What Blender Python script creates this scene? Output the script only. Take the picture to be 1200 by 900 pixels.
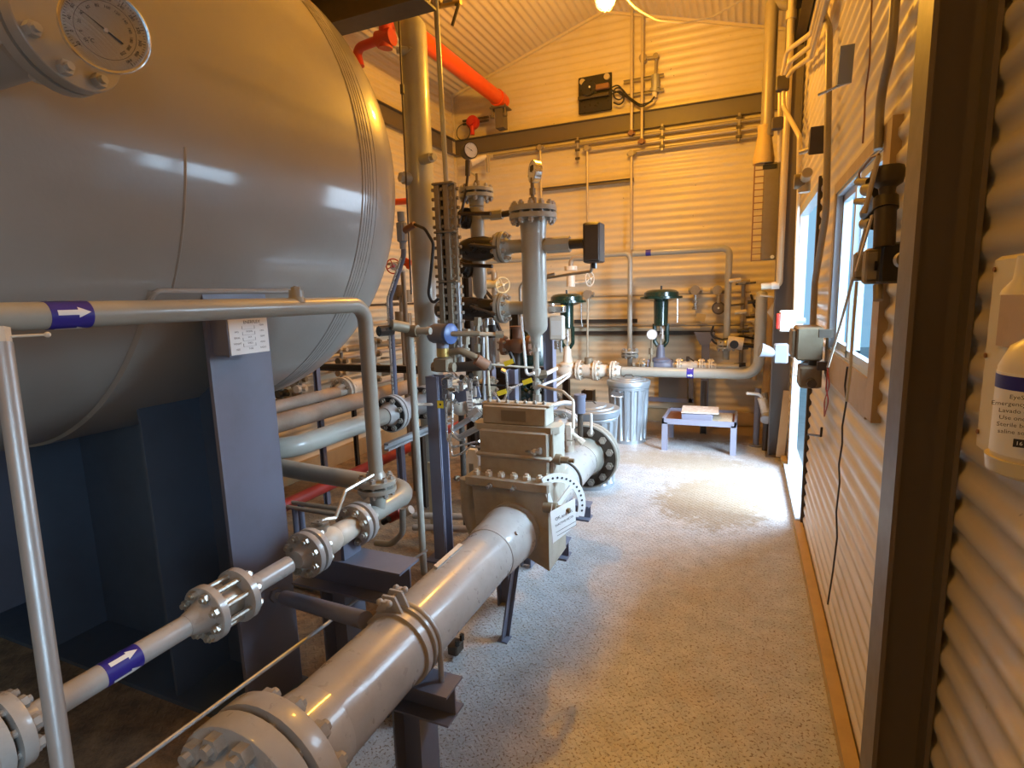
import bpy, bmesh, math, random
from mathutils import Vector, Matrix
random.seed(7)
for o in list(bpy.data.objects): bpy.data.objects.remove(o)
S = bpy.context.scene; COL = S.collection
# ---------------------------------------------------------------- camera
F = 643.0
CAM = Vector((0, 0, 1.6))
yaw, pit, rol = -.4049, -.1553, -.0298
_f = Vector((math.sin(yaw)*math.cos(pit), math.cos(yaw)*math.cos(pit), math.sin(pit)))
_r = Vector((math.cos(yaw), -math.sin(yaw), 0)); _u = _r.cross(_f)
RX = _r*math.cos(rol) + _u*math.sin(rol); UX = -_r*math.sin(rol) + _u*math.cos(rol)
cd = bpy.data.cameras.new('camera'); cam = bpy.data.objects.new('camera', cd); COL.objects.link(cam)
cam.matrix_world = Matrix((( RX.x, UX.x, -_f.x, CAM.x), (RX.y, UX.y, -_f.y, CAM.y), (RX.z, UX.z, -_f.z, CAM.z), (0, 0, 0, 1)))
cd.sensor_fit = 'HORIZONTAL'; cd.sensor_width = 36; cd.lens = 36*F/1200; cd.clip_start = .02
S.camera = cam
def P(px, py, X=None, Y=None, Z=None, D=None):
    """where the sight line of a photo point meets a real plane (or a distance)"""
    d = RX*((px-600)/F) - UX*((py-450)/F) + _f
    t = D if D is not None else (X-CAM.x)/d.x if X is not None else (Y-CAM.y)/d.y if Y is not None else (Z-CAM.z)/d.z
    return CAM + d*t
# ---------------------------------------------------------------- light
W = bpy.data.worlds.new('world'); S.world = W; W.use_nodes = True
bg = W.node_tree.nodes['Background']; bg.inputs[0].default_value = (.36, .69, 1.0, 1); bg.inputs[1].default_value = .74
S.view_settings.view_transform = 'Standard'; S.view_settings.look = 'None'
S.view_settings.exposure = 0.25; S.view_settings.gamma = 1; S.view_settings.use_curve_mapping = False
def area(name, loc, target, sx, sy, power, color):
    l = bpy.data.lights.new(name, 'AREA'); l.shape = 'RECTANGLE'; l.size = sx; l.size_y = sy; l.energy = power; l.color = color; l.spread = math.radians(110)
    o = bpy.data.objects.new(name, l); COL.objects.link(o); o.location = loc
    o.rotation_euler = (Vector(target)-Vector(loc)).to_track_quat('-Z', 'Y').to_euler(); return o
DAY = (.62, .80, 1.0); WARM = (1.0, .455, .04)
area('daylight_at_door', (2.7, 5.7, 2.5), (-.9, 3.7, .2), 2.8, 2.4, 200, DAY)
area('daylight_through_door', (2.7, 3.2, 2.0), (-1.6, 6.4, .7), 2.0, 1.8, 130, DAY)
area('daylight_at_window', (2.3, 2.5, 2.6), (-.9, 2.6, .1), 2.8, 2.0, 420, DAY)
area('daylight_at_near_window', (2.3, -.75, 2.2), (-1.9, 1.2, .7), 2.2, 2.2, 105, (.66, .84, 1.0))
def lamp(name, loc, power, rad=.06):
    l = bpy.data.lights.new(name, 'POINT'); l.energy = power; l.color = WARM; l.shadow_soft_size = rad
    o = bpy.data.objects.new(name, l); COL.objects.link(o); o.location = loc; return o
# ---------------------------------------------------------------- materials
def newmat(name):
    m = bpy.data.materials.new(name); m.use_nodes = True; nt = m.node_tree
    return m, nt, nt.nodes['Principled BSDF']
def N(nt, t, **k):
    n = nt.nodes.new(t)
    for a, v in k.items():
        if a.startswith('i'): n.inputs[int(a[1:])].default_value = v
        else: setattr(n, a, v)
    return n
def coords(nt): return N(nt, 'ShaderNodeTexCoord').outputs['Object']
def ramp(nt, fac, stops):
    r = N(nt, 'ShaderNodeValToRGB'); nt.links.new(fac, r.inputs[0]); e = r.color_ramp.elements
    while len(e) > 1: e.remove(e[-1])
    e[0].position = stops[0][0]; e[0].color = stops[0][1]
    for p, c in stops[1:]:
        x = e.new(p); x.color = c
    return r.outputs[0]
def g4(v): return (v, v, v, 1)
def noise(nt, co, sc, det=3, rough=.55):
    n = N(nt, 'ShaderNodeTexNoise'); n.inputs['Scale'].default_value = sc; n.inputs['Detail'].default_value = det; n.inputs['Roughness'].default_value = rough
    nt.links.new(co, n.inputs['Vector']); return n.outputs[0]
def mixc(nt, fac, a, b, mode='MIX'):
    m = N(nt, 'ShaderNodeMix', data_type='RGBA', blend_type=mode)
    for s, v in ((0, fac), (6, a), (7, b)):
        if hasattr(v, 'links'): nt.links.new(v, m.inputs[s])
        elif s == 0: m.inputs[0].default_value = v
        else: m.inputs[s].default_value = (*v, 1) if len(v) == 3 else v
    return m.outputs[2]
def M_(nt, op, a, b=None):
    m = N(nt, 'ShaderNodeMath', operation=op)
    for i, v in enumerate((a, b)):
        if v is None: continue
        if hasattr(v, 'links'): nt.links.new(v, m.inputs[i])
        else: m.inputs[i].default_value = v
    return m.outputs[0]
def bump(nt, b, h, strength=.2, dist=.002):
    n = N(nt, 'ShaderNodeBump'); n.inputs['Strength'].default_value = strength; n.inputs['Distance'].default_value = dist
    nt.links.new(h, n.inputs['Height']); nt.links.new(n.outputs[0], b.inputs['Normal'])
def paint(name, c, rough=.38, metal=0., dirt=.25, dirtc=(.16, .11, .06), orange=.15, sc=6, coat=0, bs=140):
    m, nt, b = newmat(name); co = coords(nt)
    n1 = noise(nt, co, sc, 6, .65); f = ramp(nt, n1, [(.45, g4(0)), (.75, g4(dirt))])
    col = mixc(nt, f, c, dirtc)
    nt.links.new(col, b.inputs['Base Color'])
    b.inputs['Metallic'].default_value = metal
    n2 = noise(nt, co, sc*3, 3); rr = M_(nt, 'ADD', M_(nt, 'MULTIPLY', n2, .2), rough-.1); nt.links.new(rr, b.inputs['Roughness'])
    if orange: bump(nt, b, noise(nt, co, bs, 2), orange, .001)
    if coat: b.inputs['Coat Weight'].default_value = coat; b.inputs['Coat Roughness'].default_value = .09
    return m
MT = {}
MT['tank'] = paint('tank_grey_paint', (.30, .285, .26), .36, dirt=.18, orange=.3, sc=2.0, coat=.6, bs=60)
MT['weld'] = paint('weld_bead_paint', (.40, .38, .35), .40, dirt=.3, orange=.6)
MT['grey'] = paint('grey_pipe_paint', (.34, .335, .29), .34, dirt=.2, orange=.12, coat=.2)
MT['lite'] = paint('light_grey_pipe_paint', (.42, .41, .395), .30, dirt=.28, orange=.1, coat=.35, sc=9)
MT['brownp'] = paint('dusty_pipe_paint', (.42, .34, .27), .5, dirt=.45)
MT['tan'] = paint('tan_meter_paint', (.39, .36, .295), .5, dirt=.45, sc=10)
MT['slate'] = paint('slate_blue_steel_paint', (.155, .165, .225), .42, dirt=.2, dirtc=(.08, .07, .07))
MT['navy'] = paint('dark_blue_saddle_paint', (.075, .105, .155), .45, dirt=.2, dirtc=(.04, .04, .05))  # same paint as the end plates, with the bluish daylight put into its colour
MT['lilac'] = paint('pale_lilac_steel_paint', (.25, .26, .34), .4, dirt=.15)
MT['dark'] = paint('dark_brown_steel', (.05, .038, .028), .5, dirt=.2)
MT['colm'] = paint('brown_grey_column_paint', (.13, .108, .088), .45, dirt=.2)
MT['black'] = paint('black_rubber', (.012, .012, .012), .5, dirt=.1, orange=0)
MT['blackm'] = paint('black_enamel', (.015, .014, .013), .3, dirt=.1, orange=0)
MT['green'] = paint('dark_green_enamel', (.004, .026, .019), .22, dirt=.1, orange=.05, coat=.4)
MT['orange'] = paint('orange_red_paint', (.75, .085, .012), .35, dirt=.12, dirtc=(.3, .03, .01))
MT['red'] = paint('dark_red_paint', (.38, .03, .02), .4, dirt=.3)
MT['redb'] = paint('red_enamel', (.55, .03, .02), .35, dirt=.1)
MT['galv'] = paint('galvanised_steel', (.42, .43, .44), .42, metal=.55, dirt=.25, dirtc=(.25, .24, .23), sc=14)
MT['bin'] = paint('galvanised_bin', (.36, .42, .47), .38, metal=.6, dirt=.25, dirtc=(.25, .25, .25), sc=5)
MT['steel'] = paint('stainless_steel', (.55, .54, .52), .28, metal=.9, dirt=.1, orange=0)
MT['zinc'] = paint('zinc_bolt', (.50, .47, .41), .36, metal=.7, dirt=.3, orange=0, sc=30)
MT['bolt'] = paint('painted_bolt', (.38, .37, .35), .36, metal=.15, dirt=.4, orange=0, sc=30)
MT['brass'] = paint('brass', (.55, .38, .12), .3, metal=.8, dirt=.2, orange=0)
MT['bronze'] = paint('weathered_bronze_casting', (.22, .18, .12), .5, metal=.2, dirt=.4, sc=16)
MT['rust'] = paint('rusty_steel', (.22, .10, .05), .65, dirt=.4)
MT['cream'] = paint('cream_valve_paint', (.66, .60, .50), .42, dirt=.35, sc=14)
MT['white'] = paint('white_plastic', (.74, .72, .66), .4, dirt=.1, orange=0)
MT['ivory'] = paint('ivory_plastic', (.62, .55, .33), .4, dirt=.1, orange=0)
MT['conduit'] = paint('painted_conduit', (.52, .45, .33), .35, metal=.2, dirt=.2)
MT['condg'] = paint('brown_grey_conduit', (.30, .26, .20), .4, metal=.1, dirt=.25)
MT['blue'] = paint('blue_enamel', (.05, .10, .26), .35, dirt=.2)
MT['navylab'] = paint('blue_sticker', (.028, .022, .26), .4, dirt=0, orange=0)
MT['labw'] = paint('white_sticker', (.80, .82, .82), .45, dirt=.12, orange=0, dirtc=(.4, .4, .4))
MT['ink'] = paint('black_ink', (.02, .02, .025), .5, dirt=0, orange=0)
MT['red_ink'] = paint('red_ink', (.6, .05, .03), .5, dirt=0, orange=0)
MT['yellow'] = paint('yellow_tag', (.80, .62, .03), .4, dirt=.05, orange=0)
MT['chrome'] = paint('chrome_bezel', (.7, .7, .7), .15, metal=1, dirt=.05, orange=0)
MT['graybox'] = paint('grey_enclosure', (.22, .24, .27), .4, dirt=.1)
MT['alu'] = paint('white_aluminium_frame', (.44, .50, .56), .35, dirt=.08, orange=0)
MT['trim'] = paint('tan_wood_trim', (.42, .30, .16), .5, dirt=.3)
MT['baseb'] = paint('ochre_base_trim', (.50, .34, .13), .5, dirt=.3)
MT['mastic'] = paint('yellow_mastic', (.50, .36, .14), .6, dirt=.2)
MT['palew'] = paint('pale_cable', (.60, .56, .47), .45, dirt=.1, orange=0)
def wallmat(name, c, axis=2):
    m, nt, b = newmat(name); co = coords(nt)
    n1 = noise(nt, co, 2.2, 6, .65); f = ramp(nt, n1, [(.42, g4(0)), (.8, g4(.30))])
    c1 = mixc(nt, f, c, (c[0]*.62, c[1]*.55, c[2]*.45))
    n2 = noise(nt, co, 28, 2); f2 = ramp(nt, n2, [(.74, g4(0)), (.79, g4(.7))])
    nt.links.new(mixc(nt, f2, c1, (.10, .06, .03)), b.inputs['Base Color'])
    b.inputs['Roughness'].default_value = .36; bump(nt, b, noise(nt, co, 18, 2), .08, .004)
    return m
MT['wall'] = wallmat('cream_corrugated_liner', (.63, .55, .40))
MT['ceil'] = wallmat('cream_ceiling_liner', (.64, .56, .41))
def floormat():
    m, nt, b = newmat('checker_plate_floor'); co = coords(nt)
    mp = N(nt, 'ShaderNodeMapping'); nt.links.new(co, mp.inputs[0]); mp.inputs['Rotation'].default_value = (0, 0, .785); mp.inputs['Scale'].default_value = (28, 28, 28)
    sp = N(nt, 'ShaderNodeSeparateXYZ'); nt.links.new(mp.outputs[0], sp.inputs[0]); x, y = sp.outputs[0], sp.outputs[1]
    fx = M_(nt, 'SUBTRACT', M_(nt, 'FRACT', x), .5); fy = M_(nt, 'SUBTRACT', M_(nt, 'FRACT', y), .5)
    par = M_(nt, 'MODULO', M_(nt, 'ADD', M_(nt, 'ADD', M_(nt, 'FLOOR', x), M_(nt, 'FLOOR', y)), 2000.), 2.)
    def ell(a, c): return M_(nt, 'ADD', M_(nt, 'POWER', M_(nt, 'MULTIPLY', a, 2.1), 2.), M_(nt, 'POWER', M_(nt, 'MULTIPLY', c, 6.5), 2.))
    e1, e2 = ell(fx, fy), ell(fy, fx)
    e = M_(nt, 'ADD', M_(nt, 'MULTIPLY', e1, par), M_(nt, 'MULTIPLY', e2, M_(nt, 'SUBTRACT', 1., par)))
    loz = N(nt, 'ShaderNodeMapRange', i1=1.1, i2=.5, i3=0., i4=1.); nt.links.new(e, loz.inputs[0]); h = loz.outputs[0]
    # dust, sand and stains
    base = mixc(nt, ramp(nt, noise(nt, co, 9, 6, .7), [(.35, g4(0)), (.7, g4(1))]), (.40, .42, .44), (.56, .57, .58))
    sand = ramp(nt, noise(nt, co, 3.2, 8, .75), [(.48, g4(0)), (.66, g4(.4))])
    c1 = mixc(nt, sand, base, (.40, .30, .19))
    spk = ramp(nt, noise(nt, co, 95, 2, .6), [(.57, g4(0)), (.62, g4(.85))])
    c2 = mixc(nt, spk, c1, (.17, .11, .065))
    sx = N(nt, 'ShaderNodeSeparateXYZ'); nt.links.new(co, sx.inputs[0])
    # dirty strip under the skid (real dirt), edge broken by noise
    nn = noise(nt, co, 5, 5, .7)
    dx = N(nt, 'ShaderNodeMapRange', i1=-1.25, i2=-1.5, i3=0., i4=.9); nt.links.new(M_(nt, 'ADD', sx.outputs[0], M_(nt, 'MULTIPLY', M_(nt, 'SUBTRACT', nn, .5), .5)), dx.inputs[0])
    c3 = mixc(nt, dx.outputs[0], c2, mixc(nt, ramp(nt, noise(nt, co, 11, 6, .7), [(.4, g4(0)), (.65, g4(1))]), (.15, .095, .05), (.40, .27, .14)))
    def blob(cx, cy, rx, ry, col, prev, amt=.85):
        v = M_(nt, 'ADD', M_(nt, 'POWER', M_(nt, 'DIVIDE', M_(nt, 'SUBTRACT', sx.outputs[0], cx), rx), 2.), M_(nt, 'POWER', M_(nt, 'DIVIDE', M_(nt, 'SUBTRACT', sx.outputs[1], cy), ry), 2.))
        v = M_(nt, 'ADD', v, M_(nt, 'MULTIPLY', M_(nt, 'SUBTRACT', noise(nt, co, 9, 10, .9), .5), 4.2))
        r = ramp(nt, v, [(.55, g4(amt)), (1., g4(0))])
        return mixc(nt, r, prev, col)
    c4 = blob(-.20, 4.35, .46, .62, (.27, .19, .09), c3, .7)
    c5 = blob(-.55, 5.3, .7, .35, (.40, .32, .20), c4, .6)
    c6 = blob(-.2, 6.6, 1.6, .55, (.24, .15, .07), c5, .85)
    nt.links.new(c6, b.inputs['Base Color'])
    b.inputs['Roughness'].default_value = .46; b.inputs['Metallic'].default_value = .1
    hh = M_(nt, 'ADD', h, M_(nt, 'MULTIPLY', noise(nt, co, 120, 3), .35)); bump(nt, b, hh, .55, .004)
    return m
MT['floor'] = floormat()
def glassmat():
    m, nt, b = newmat('hazy_window_glass')
    t = N(nt, 'ShaderNodeBsdfTransparent'); t.inputs[0].default_value = (.90, .95, .97, 1)
    gl = N(nt, 'ShaderNodeBsdfGlossy'); gl.inputs['Roughness'].default_value = .05
    mx = N(nt, 'ShaderNodeMixShader'); mx.inputs[0].default_value = .06; nt.links.new(t.outputs[0], mx.inputs[1]); nt.links.new(gl.outputs[0], mx.inputs[2])
    nt.links.new(mx.outputs[0], nt.nodes['Material Output'].inputs[0]); return m
MT['glass'] = glassmat()
def emis(name, c, s):
    m, nt, b = newmat(name); b.inputs['Base Color'].default_value = (*c, 1); b.inputs['Emission Color'].default_value = (*c, 1); b.inputs['Emission Strength'].default_value = s; return m
MT['bulb'] = emis('glowing_bulb', (1, .80, .25), 14)
# ---------------------------------------------------------------- mesh building
def orth(a):
    a = Vector(a).normalized(); t = Vector((0, 0, 1)) if abs(a.z) < .9 else Vector((0, 1, 0))
    u = t.cross(a).normalized(); return u, a.cross(u), a
class G:
    def __init__(s): s.v = []; s.f = []
    def add(s, vs, fs):
        n = len(s.v); s.v += [Vector(v) for v in vs]; s.f += [tuple(i+n for i in f) for f in fs]; return s
    def box(s, x0, x1, y0, y1, z0, z1):
        x0, x1 = min(x0, x1), max(x0, x1); y0, y1 = min(y0, y1), max(y0, y1); z0, z1 = min(z0, z1), max(z0, z1)
        return s.add([(x0,y0,z0),(x1,y0,z0),(x1,y1,z0),(x0,y1,z0),(x0,y0,z1),(x1,y0,z1),(x1,y1,z1),(x0,y1,z1)],
                     [(3,2,1,0),(4,5,6,7),(0,1,5,4),(1,2,6,5),(2,3,7,6),(3,0,4,7)])
    def obox(s, c, u, v, w, su, sv, sw):
        c, u, v, w = Vector(c), Vector(u).normalized()*su/2, Vector(v).normalized()*sv/2, Vector(w).normalized()*sw/2
        return s.add([c-u-v-w, c+u-v-w, c+u+v-w, c-u+v-w, c-u-v+w, c+u-v+w, c+u+v+w, c-u+v+w],
                     [(3,2,1,0),(4,5,6,7),(0,1,5,4),(1,2,6,5),(2,3,7,6),(3,0,4,7)])
    def bbox(s, c, size, b=.006, u=(1,0,0), w=(0,0,1)):   # box with chamfered vertical profile (u,v plane)
        u = Vector(u).normalized(); w = Vector(w).normalized(); v = w.cross(u); c = Vector(c)
        a, d, h = size[0]/2, size[1]/2, size[2]/2
        def ring(k, z): return [c+u*x+v*y+w*z for x, y in ((-a+k+b,-d+k),(a-k-b,-d+k),(a-k,-d+k+b),(a-k,d-k-b),(a-k-b,d-k),(-a+k+b,d-k),(-a+k,d-k-b),(-a+k,-d+k+b))]
        vs = ring(b, -h)+ring(0, -h+b)+ring(0, h-b)+ring(b, h); fs = [tuple(range(7,-1,-1)), tuple(range(24,32))]
        for r in range(3):
            for i in range(8): j = (i+1) % 8; fs.append((r*8+i, r*8+j, r*8+8+j, r*8+8+i))
        return s.add(vs, fs)
    def lathe(s, o, ax, prof, n=28, start=None):
        u, v, a = orth(ax); o = Vector(o); vs = []; fs = []
        for d, r in prof:
            for i in range(n):
                t = 2*math.pi*i/n; vs.append(o+a*d+(u*math.cos(t)+v*math.sin(t))*max(r, 1e-5))
        for k in range(len(prof)-1):
            for i in range(n):
                j = (i+1) % n; fs.append((k*n+i, k*n+j, (k+1)*n+j, (k+1)*n+i))
        if prof[0][1] > 1e-4: fs.append(tuple(range(n-1, -1, -1)))
        if prof[-1][1] > 1e-4: fs.append(tuple(range((len(prof)-1)*n, len(prof)*n)))
        return s.add(vs, fs)
    def cyl(s, p0, p1, r, r2=None, n=20):
        p0, p1 = Vector(p0), Vector(p1); return s.lathe(p0, p1-p0, [(0, r), ((p1-p0).length, r if r2 is None else r2)], n)
    def tube(s, pts, r, bend=0, n=12, cap=True):
        pts = [Vector(p) for p in pts]; path = [pts[0]]
        for i in range(1, len(pts)-1):
            a, b, c = pts[i-1], pts[i], pts[i+1]; d1 = (a-b); d2 = (c-b); ang = d1.angle(d2, math.pi)
            if bend <= 0 or ang > 3.1: path.append(b); continue
            t = min(bend/math.tan(ang/2), d1.length*.48, d2.length*.48); rr = t*math.tan(ang/2)
            q0 = b+d1.normalized()*t; cc = b+(d1.normalized()+d2.normalized()).normalized()*(rr/math.sin(ang/2))
            e0 = q0-cc; q1 = b+d2.normalized()*t; e1 = q1-cc; tot = e0.angle(e1); k = max(3, int(tot/.2))
            ax = e0.cross(e1).normalized()
            for j in range(k+1): path.append(cc+Matrix.Rotation(tot*j/k, 3, ax)@e0)
        path.append(pts[-1])
        q = [path[0]]
        for p in path[1:]:
            if (p-q[-1]).length > 1e-5: q.append(p)
        path = q; m = len(path)
        tans = [(path[min(i+1, m-1)]-path[max(i-1, 0)]).normalized() for i in range(m)]
        u = orth(tans[0])[0]; vs = []; fs = []
        for i in range(m):
            if i:
                rot = tans[i-1].rotation_difference(tans[i]); u = rot@u
            u = (u-tans[i]*u.dot(tans[i])).normalized(); v = tans[i].cross(u)
            ri = r(i/(m-1)) if callable(r) else r
            for j in range(n):
                t = 2*math.pi*j/n; vs.append(path[i]+(u*math.cos(t)+v*math.sin(t))*ri)
        for i in range(m-1):
            for j in range(n):
                k = (j+1) % n; fs.append((i*n+j, i*n+k, (i+1)*n+k, (i+1)*n+j))
        if cap: fs += [tuple(range(n-1, -1, -1)), tuple(range((m-1)*n, m*n))]
        return s.add(vs, fs)
    def prism(s, poly, o, u, v, w, depth):      # polygon in (u,v), extruded along w
        o, u, v, w = Vector(o), Vector(u), Vector(v), Vector(w).normalized(); n = len(poly)
        vs = [o+u*a+v*b for a, b in poly]+[o+u*a+v*b+w*depth for a, b in poly]
        fs = [tuple(range(n-1, -1, -1)), tuple(range(n, 2*n))]+[(i, (i+1) % n, n+(i+1) % n, n+i) for i in range(n)]
        return s.add(vs, fs)
    def torus(s, c, ax, R, r, n=28, m=8, a0=0, a1=2*math.pi):
        u, v, a = orth(ax); c = Vector(c); full = abs(a1-a0-2*math.pi) < 1e-4; k = n if full else n+1; vs = []; fs = []
        for i in range(k):
            t = a0+(a1-a0)*i/n; d = u*math.cos(t)+v*math.sin(t)
            for j in range(m):
                p = 2*math.pi*j/m; vs.append(c+d*(R+r*math.cos(p))+a*(r*math.sin(p)))
        for i in range(n):
            ii = (i+1) % k
            for j in range(m):
                jj = (j+1) % m; fs.append((i*m+j, ii*m+j, ii*m+jj, i*m+jj))
        return s.add(vs, fs)
    def ball(s, c, r, sz=1., n=16):
        return s.lathe(Vector(c)-Vector((0, 0, r*sz)), (0, 0, 1), [(r*sz*(1-math.cos(math.pi*i/8)), r*math.sin(math.pi*i/8)) for i in range(9)], n)
    def text(s, t, o, u, v, size, depth=.0006, align='CENTER'):
        c = bpy.data.curves.new('t', 'FONT'); c.body = t; c.size = 1; c.align_x = align; c.align_y = 'CENTER'; c.resolution_u = 2
        ob = bpy.data.objects.new('t', c); COL.objects.link(ob); dg = bpy.context.evaluated_depsgraph_get(); dg.update()
        me = bpy.data.meshes.new_from_object(ob.evaluated_get(dg)); o, u, v = Vector(o), Vector(u).normalized(), Vector(v).normalized(); w = u.cross(v)
        s.add([o+u*p.co.x*size+v*p.co.y*size+w*depth for p in me.vertices], [tuple(p.vertices) for p in me.polygons])
        bpy.data.objects.remove(ob); bpy.data.curves.remove(c); bpy.data.meshes.remove(me); return s
def link(name, g, mat, parent=None, label=None, smooth=True, root=None):
    me = bpy.data.meshes.new(name); o = bpy.data.objects.new(name, me); COL.objects.link(o)
    L = Vector(root) if root is not None else Vector((0, 0, 0))
    if parent is not None:
        q = parent
        while q: L = L+Vector(q.location); q = q.parent
        o.parent = parent
    elif root is not None: o.location = L
    me.from_pydata([v-L for v in g.v], [], g.f)
    if smooth:
        me.polygons.foreach_set('use_smooth', [True]*len(me.polygons)); me.set_sharp_from_angle(angle=math.radians(38))
    me.materials.append(MT[mat] if isinstance(mat, str) else mat); me.update()
    if label: o['label'] = label
    return o
def tag(o, label, cat, group=None):
    o['label'] = label; o['category'] = cat
    if group: o['group'] = group
    return o
def thing(name, label, cat, loc, group=None):
    o = bpy.data.objects.new(name, None); COL.objects.link(o); o.location = Vector(loc); o.empty_display_size = .05
    return tag(o, label, cat, group)
def struct(name, g, mat, parent=None, smooth=True):
    o = link(name, g, mat, parent, smooth=smooth)
    if parent is None: o['kind'] = 'structure'
    return o
def copy_tree(o, parent=None, loc=None):
    c = o.copy(); COL.objects.link(c); c.parent = parent
    if parent is not None: c.matrix_parent_inverse = Matrix()
    if loc is not None: c.location = Vector(loc)
    for ch in list(o.children): copy_tree(ch, c)
    return c
_bolt = {}
def bolt_at(parent, p, ax, L, r, mat, hex_only=False):
    """stud with a hex nut at each end, own object, shared mesh"""
    key = (round(L, 4), round(r, 4), mat, hex_only)
    if key not in _bolt:
        g = G(); h = L/2; nt_ = r*1.7
        if hex_only: g.cyl((0,0,0), (0,0,nt_), r*1.75, n=6).cyl((0,0,nt_), (0,0,nt_+r*.9), r*.95, n=8)
        else: g.cyl((0,0,-h-nt_-r), (0,0,h+nt_+r), r, n=8).cyl((0,0,h), (0,0,h+nt_), r*1.75, n=6).cyl((0,0,-h-nt_), (0,0,-h), r*1.75, n=6)
        me = bpy.data.meshes.new('stud_bolt'); me.from_pydata(g.v, [], g.f); me.materials.append(MT[mat]); _bolt[key] = me
    o = bpy.data.objects.new('stud_bolt', _bolt[key]); COL.objects.link(o); o.parent = parent
    L0 = Vector((0,0,0)); q = parent
    while q: L0 = L0+Vector(q.location); q = q.parent
    u, v, a = orth(ax); o.matrix_local = Matrix.Translation(Vector(p)-L0) @ Matrix((u, v, a)).transposed().to_4x4()
    return o
def bolts(parent, c, ax, R, n, L, r, mat='bolt', ph=None, hex_only=False):
    u, v, a = orth(ax); ph = math.pi/n if ph is None else ph
    for i in range(n):
        t = 2*math.pi*i/n+ph; bolt_at(parent, Vector(c)+(u*math.cos(t)+v*math.sin(t))*R, a, L, r, mat, hex_only)
def flange_pair(root, c, ax, rp, R, t, n, rb=None, mat='grey', bm='bolt', gap=.008, necks=(1, 1), br=None, individual=True, ph=None, hub=1.5):
    """two flanges bolted face to face; necks: 1 weld neck, 0 blind"""
    c = Vector(c); a = Vector(ax).normalized(); br = br or (R*.5+rp*.5+R*.08); rb = rb or R*.055; out = []
    for sgn, nk in ((-1, necks[0]), (1, necks[1])):
        if nk is None: continue
        pr = [(gap/2, R*.52), (gap/2+.0005, R), (gap/2+t*.92, R), (gap/2+t, R*.985)]
        pr += [(gap/2+t, rp*hub), (gap/2+t+rp*.45, rp*(1+(hub-1)*.55)), (gap/2+t+rp*1.1, rp*1.02)] if nk else []
        f = link('flange', G().lathe(c, a*sgn, pr, 36), mat, root); out.append(f)
    link('gasket', G().lathe(c-a*gap*.6, a, [(0, R*.6), (gap*1.2, R*.6)], 24), 'black', root)
    if individual: bolts(out[0], c, a, br, n, gap+2*t, rb, bm, ph)
    else:
        g = G(); u, v, w = orth(a)
        for i in range(n):
            q = 2*math.pi*i/n+math.pi/n; p = c+(u*math.cos(q)+v*math.sin(q))*br; h = gap/2+t+rb*1.6
            g.cyl(p-a*h, p+a*h, rb*1.6, n=6)
        link('stud_bolts', g, bm, out[0])
    return out
def handwheel(root, c, ax, R, mat='redb', name='handwheel', spokes=4, r=None):
    u, v, a = orth(ax); c = Vector(c); g = G(); r = r or R*.09; g.torus(c, a, R, r, 24, 8); g.cyl(c-a*R*.2, c+a*R*.25, R*.2, n=12)
    for i in range(spokes):
        t = 2*math.pi*i/spokes+.4; g.tube([c, c+(u*math.cos(t)+v*math.sin(t))*R], r*.8, n=6)
    return link(name, g, mat, root)
def dial(root, c, face, R, depth=.03, up=(0, 0, 1), case='steel', ticks=True, name=None):
    """round gauge head; its case, face, scale marks and pointer"""
    a = Vector(face).normalized(); c = Vector(c); u = Vector(up).cross(a).normalized(); v = a.cross(u)
    k = link('gauge_case', G().lathe(c-a*depth, a, [(0, R*.85), (.002, R*.95), (depth*.8, R), (depth, R*1.04), (depth+.004, R*1.0), (depth+.004, R*.92), (depth*.95, R*.9)], 36), case, root)
    link('dial_face', G().lathe(c-a*.001, a, [(0, R*.9), (.002, R*.9)], 32), 'labw', k)
    if ticks:
        g = G()
        for i in range(25):
            t = math.radians(-45+270*i/24); d = u*math.cos(t)*-1+v*math.sin(t)
            g.obox(c+d*R*.78+a*.0016, d, a.cross(d), a, R*(.14 if i % 4 == 0 else .08), R*.018, .001)
        link('scale_marks', g, 'ink', k)
    g = G(); d = (u*-.8+v*.45).normalized(); g.obox(c+d*R*.2+a*.0022, d, a.cross(d), a, R*.95, R*.035, .0012); g.cyl(c, c+a*.004, R*.07, n=12)
    link('pointer', g, 'ink', k); return k
def ibeam(g, p0, p1, d, b, up, tf=.010, tw=.008):
    """H section from p0 to p1; d along up, flange width b"""
    p0, p1 = Vector(p0), Vector(p1); w = (p1-p0); u = Vector(up).normalized(); v = w.normalized().cross(u); D, B = d/2, b/2
    poly = [(-D,-B),(-D+tf,-B),(-D+tf,-tw/2),(D-tf,-tw/2),(D-tf,-B),(D,-B),(D,B),(D-tf,B),(D-tf,tw/2),(-D+tf,tw/2),(-D+tf,B),(-D,B)]
    return g.prism(poly, p0, u, v, w, w.length)
def channel(g, p0, p1, d, b, up, side, tf=.008, tw=.006):
    p0, p1 = Vector(p0), Vector(p1); w = (p1-p0); u = Vector(up).normalized(); v = Vector(side).normalized(); D = d/2
    return g.prism([(-D,0),(D,0),(D,b),(D-tf,b),(D-tf,tw),(-D+tf,tw),(-D+tf,b),(-D,b)], p0, u, v, w, w.length)
def simple(name, label, cat, g, mat, root=None, group=None):
    o = link(name, g, mat, root=root if root is not None else g.v[0].copy()); return tag(o, label, cat, group)
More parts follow.
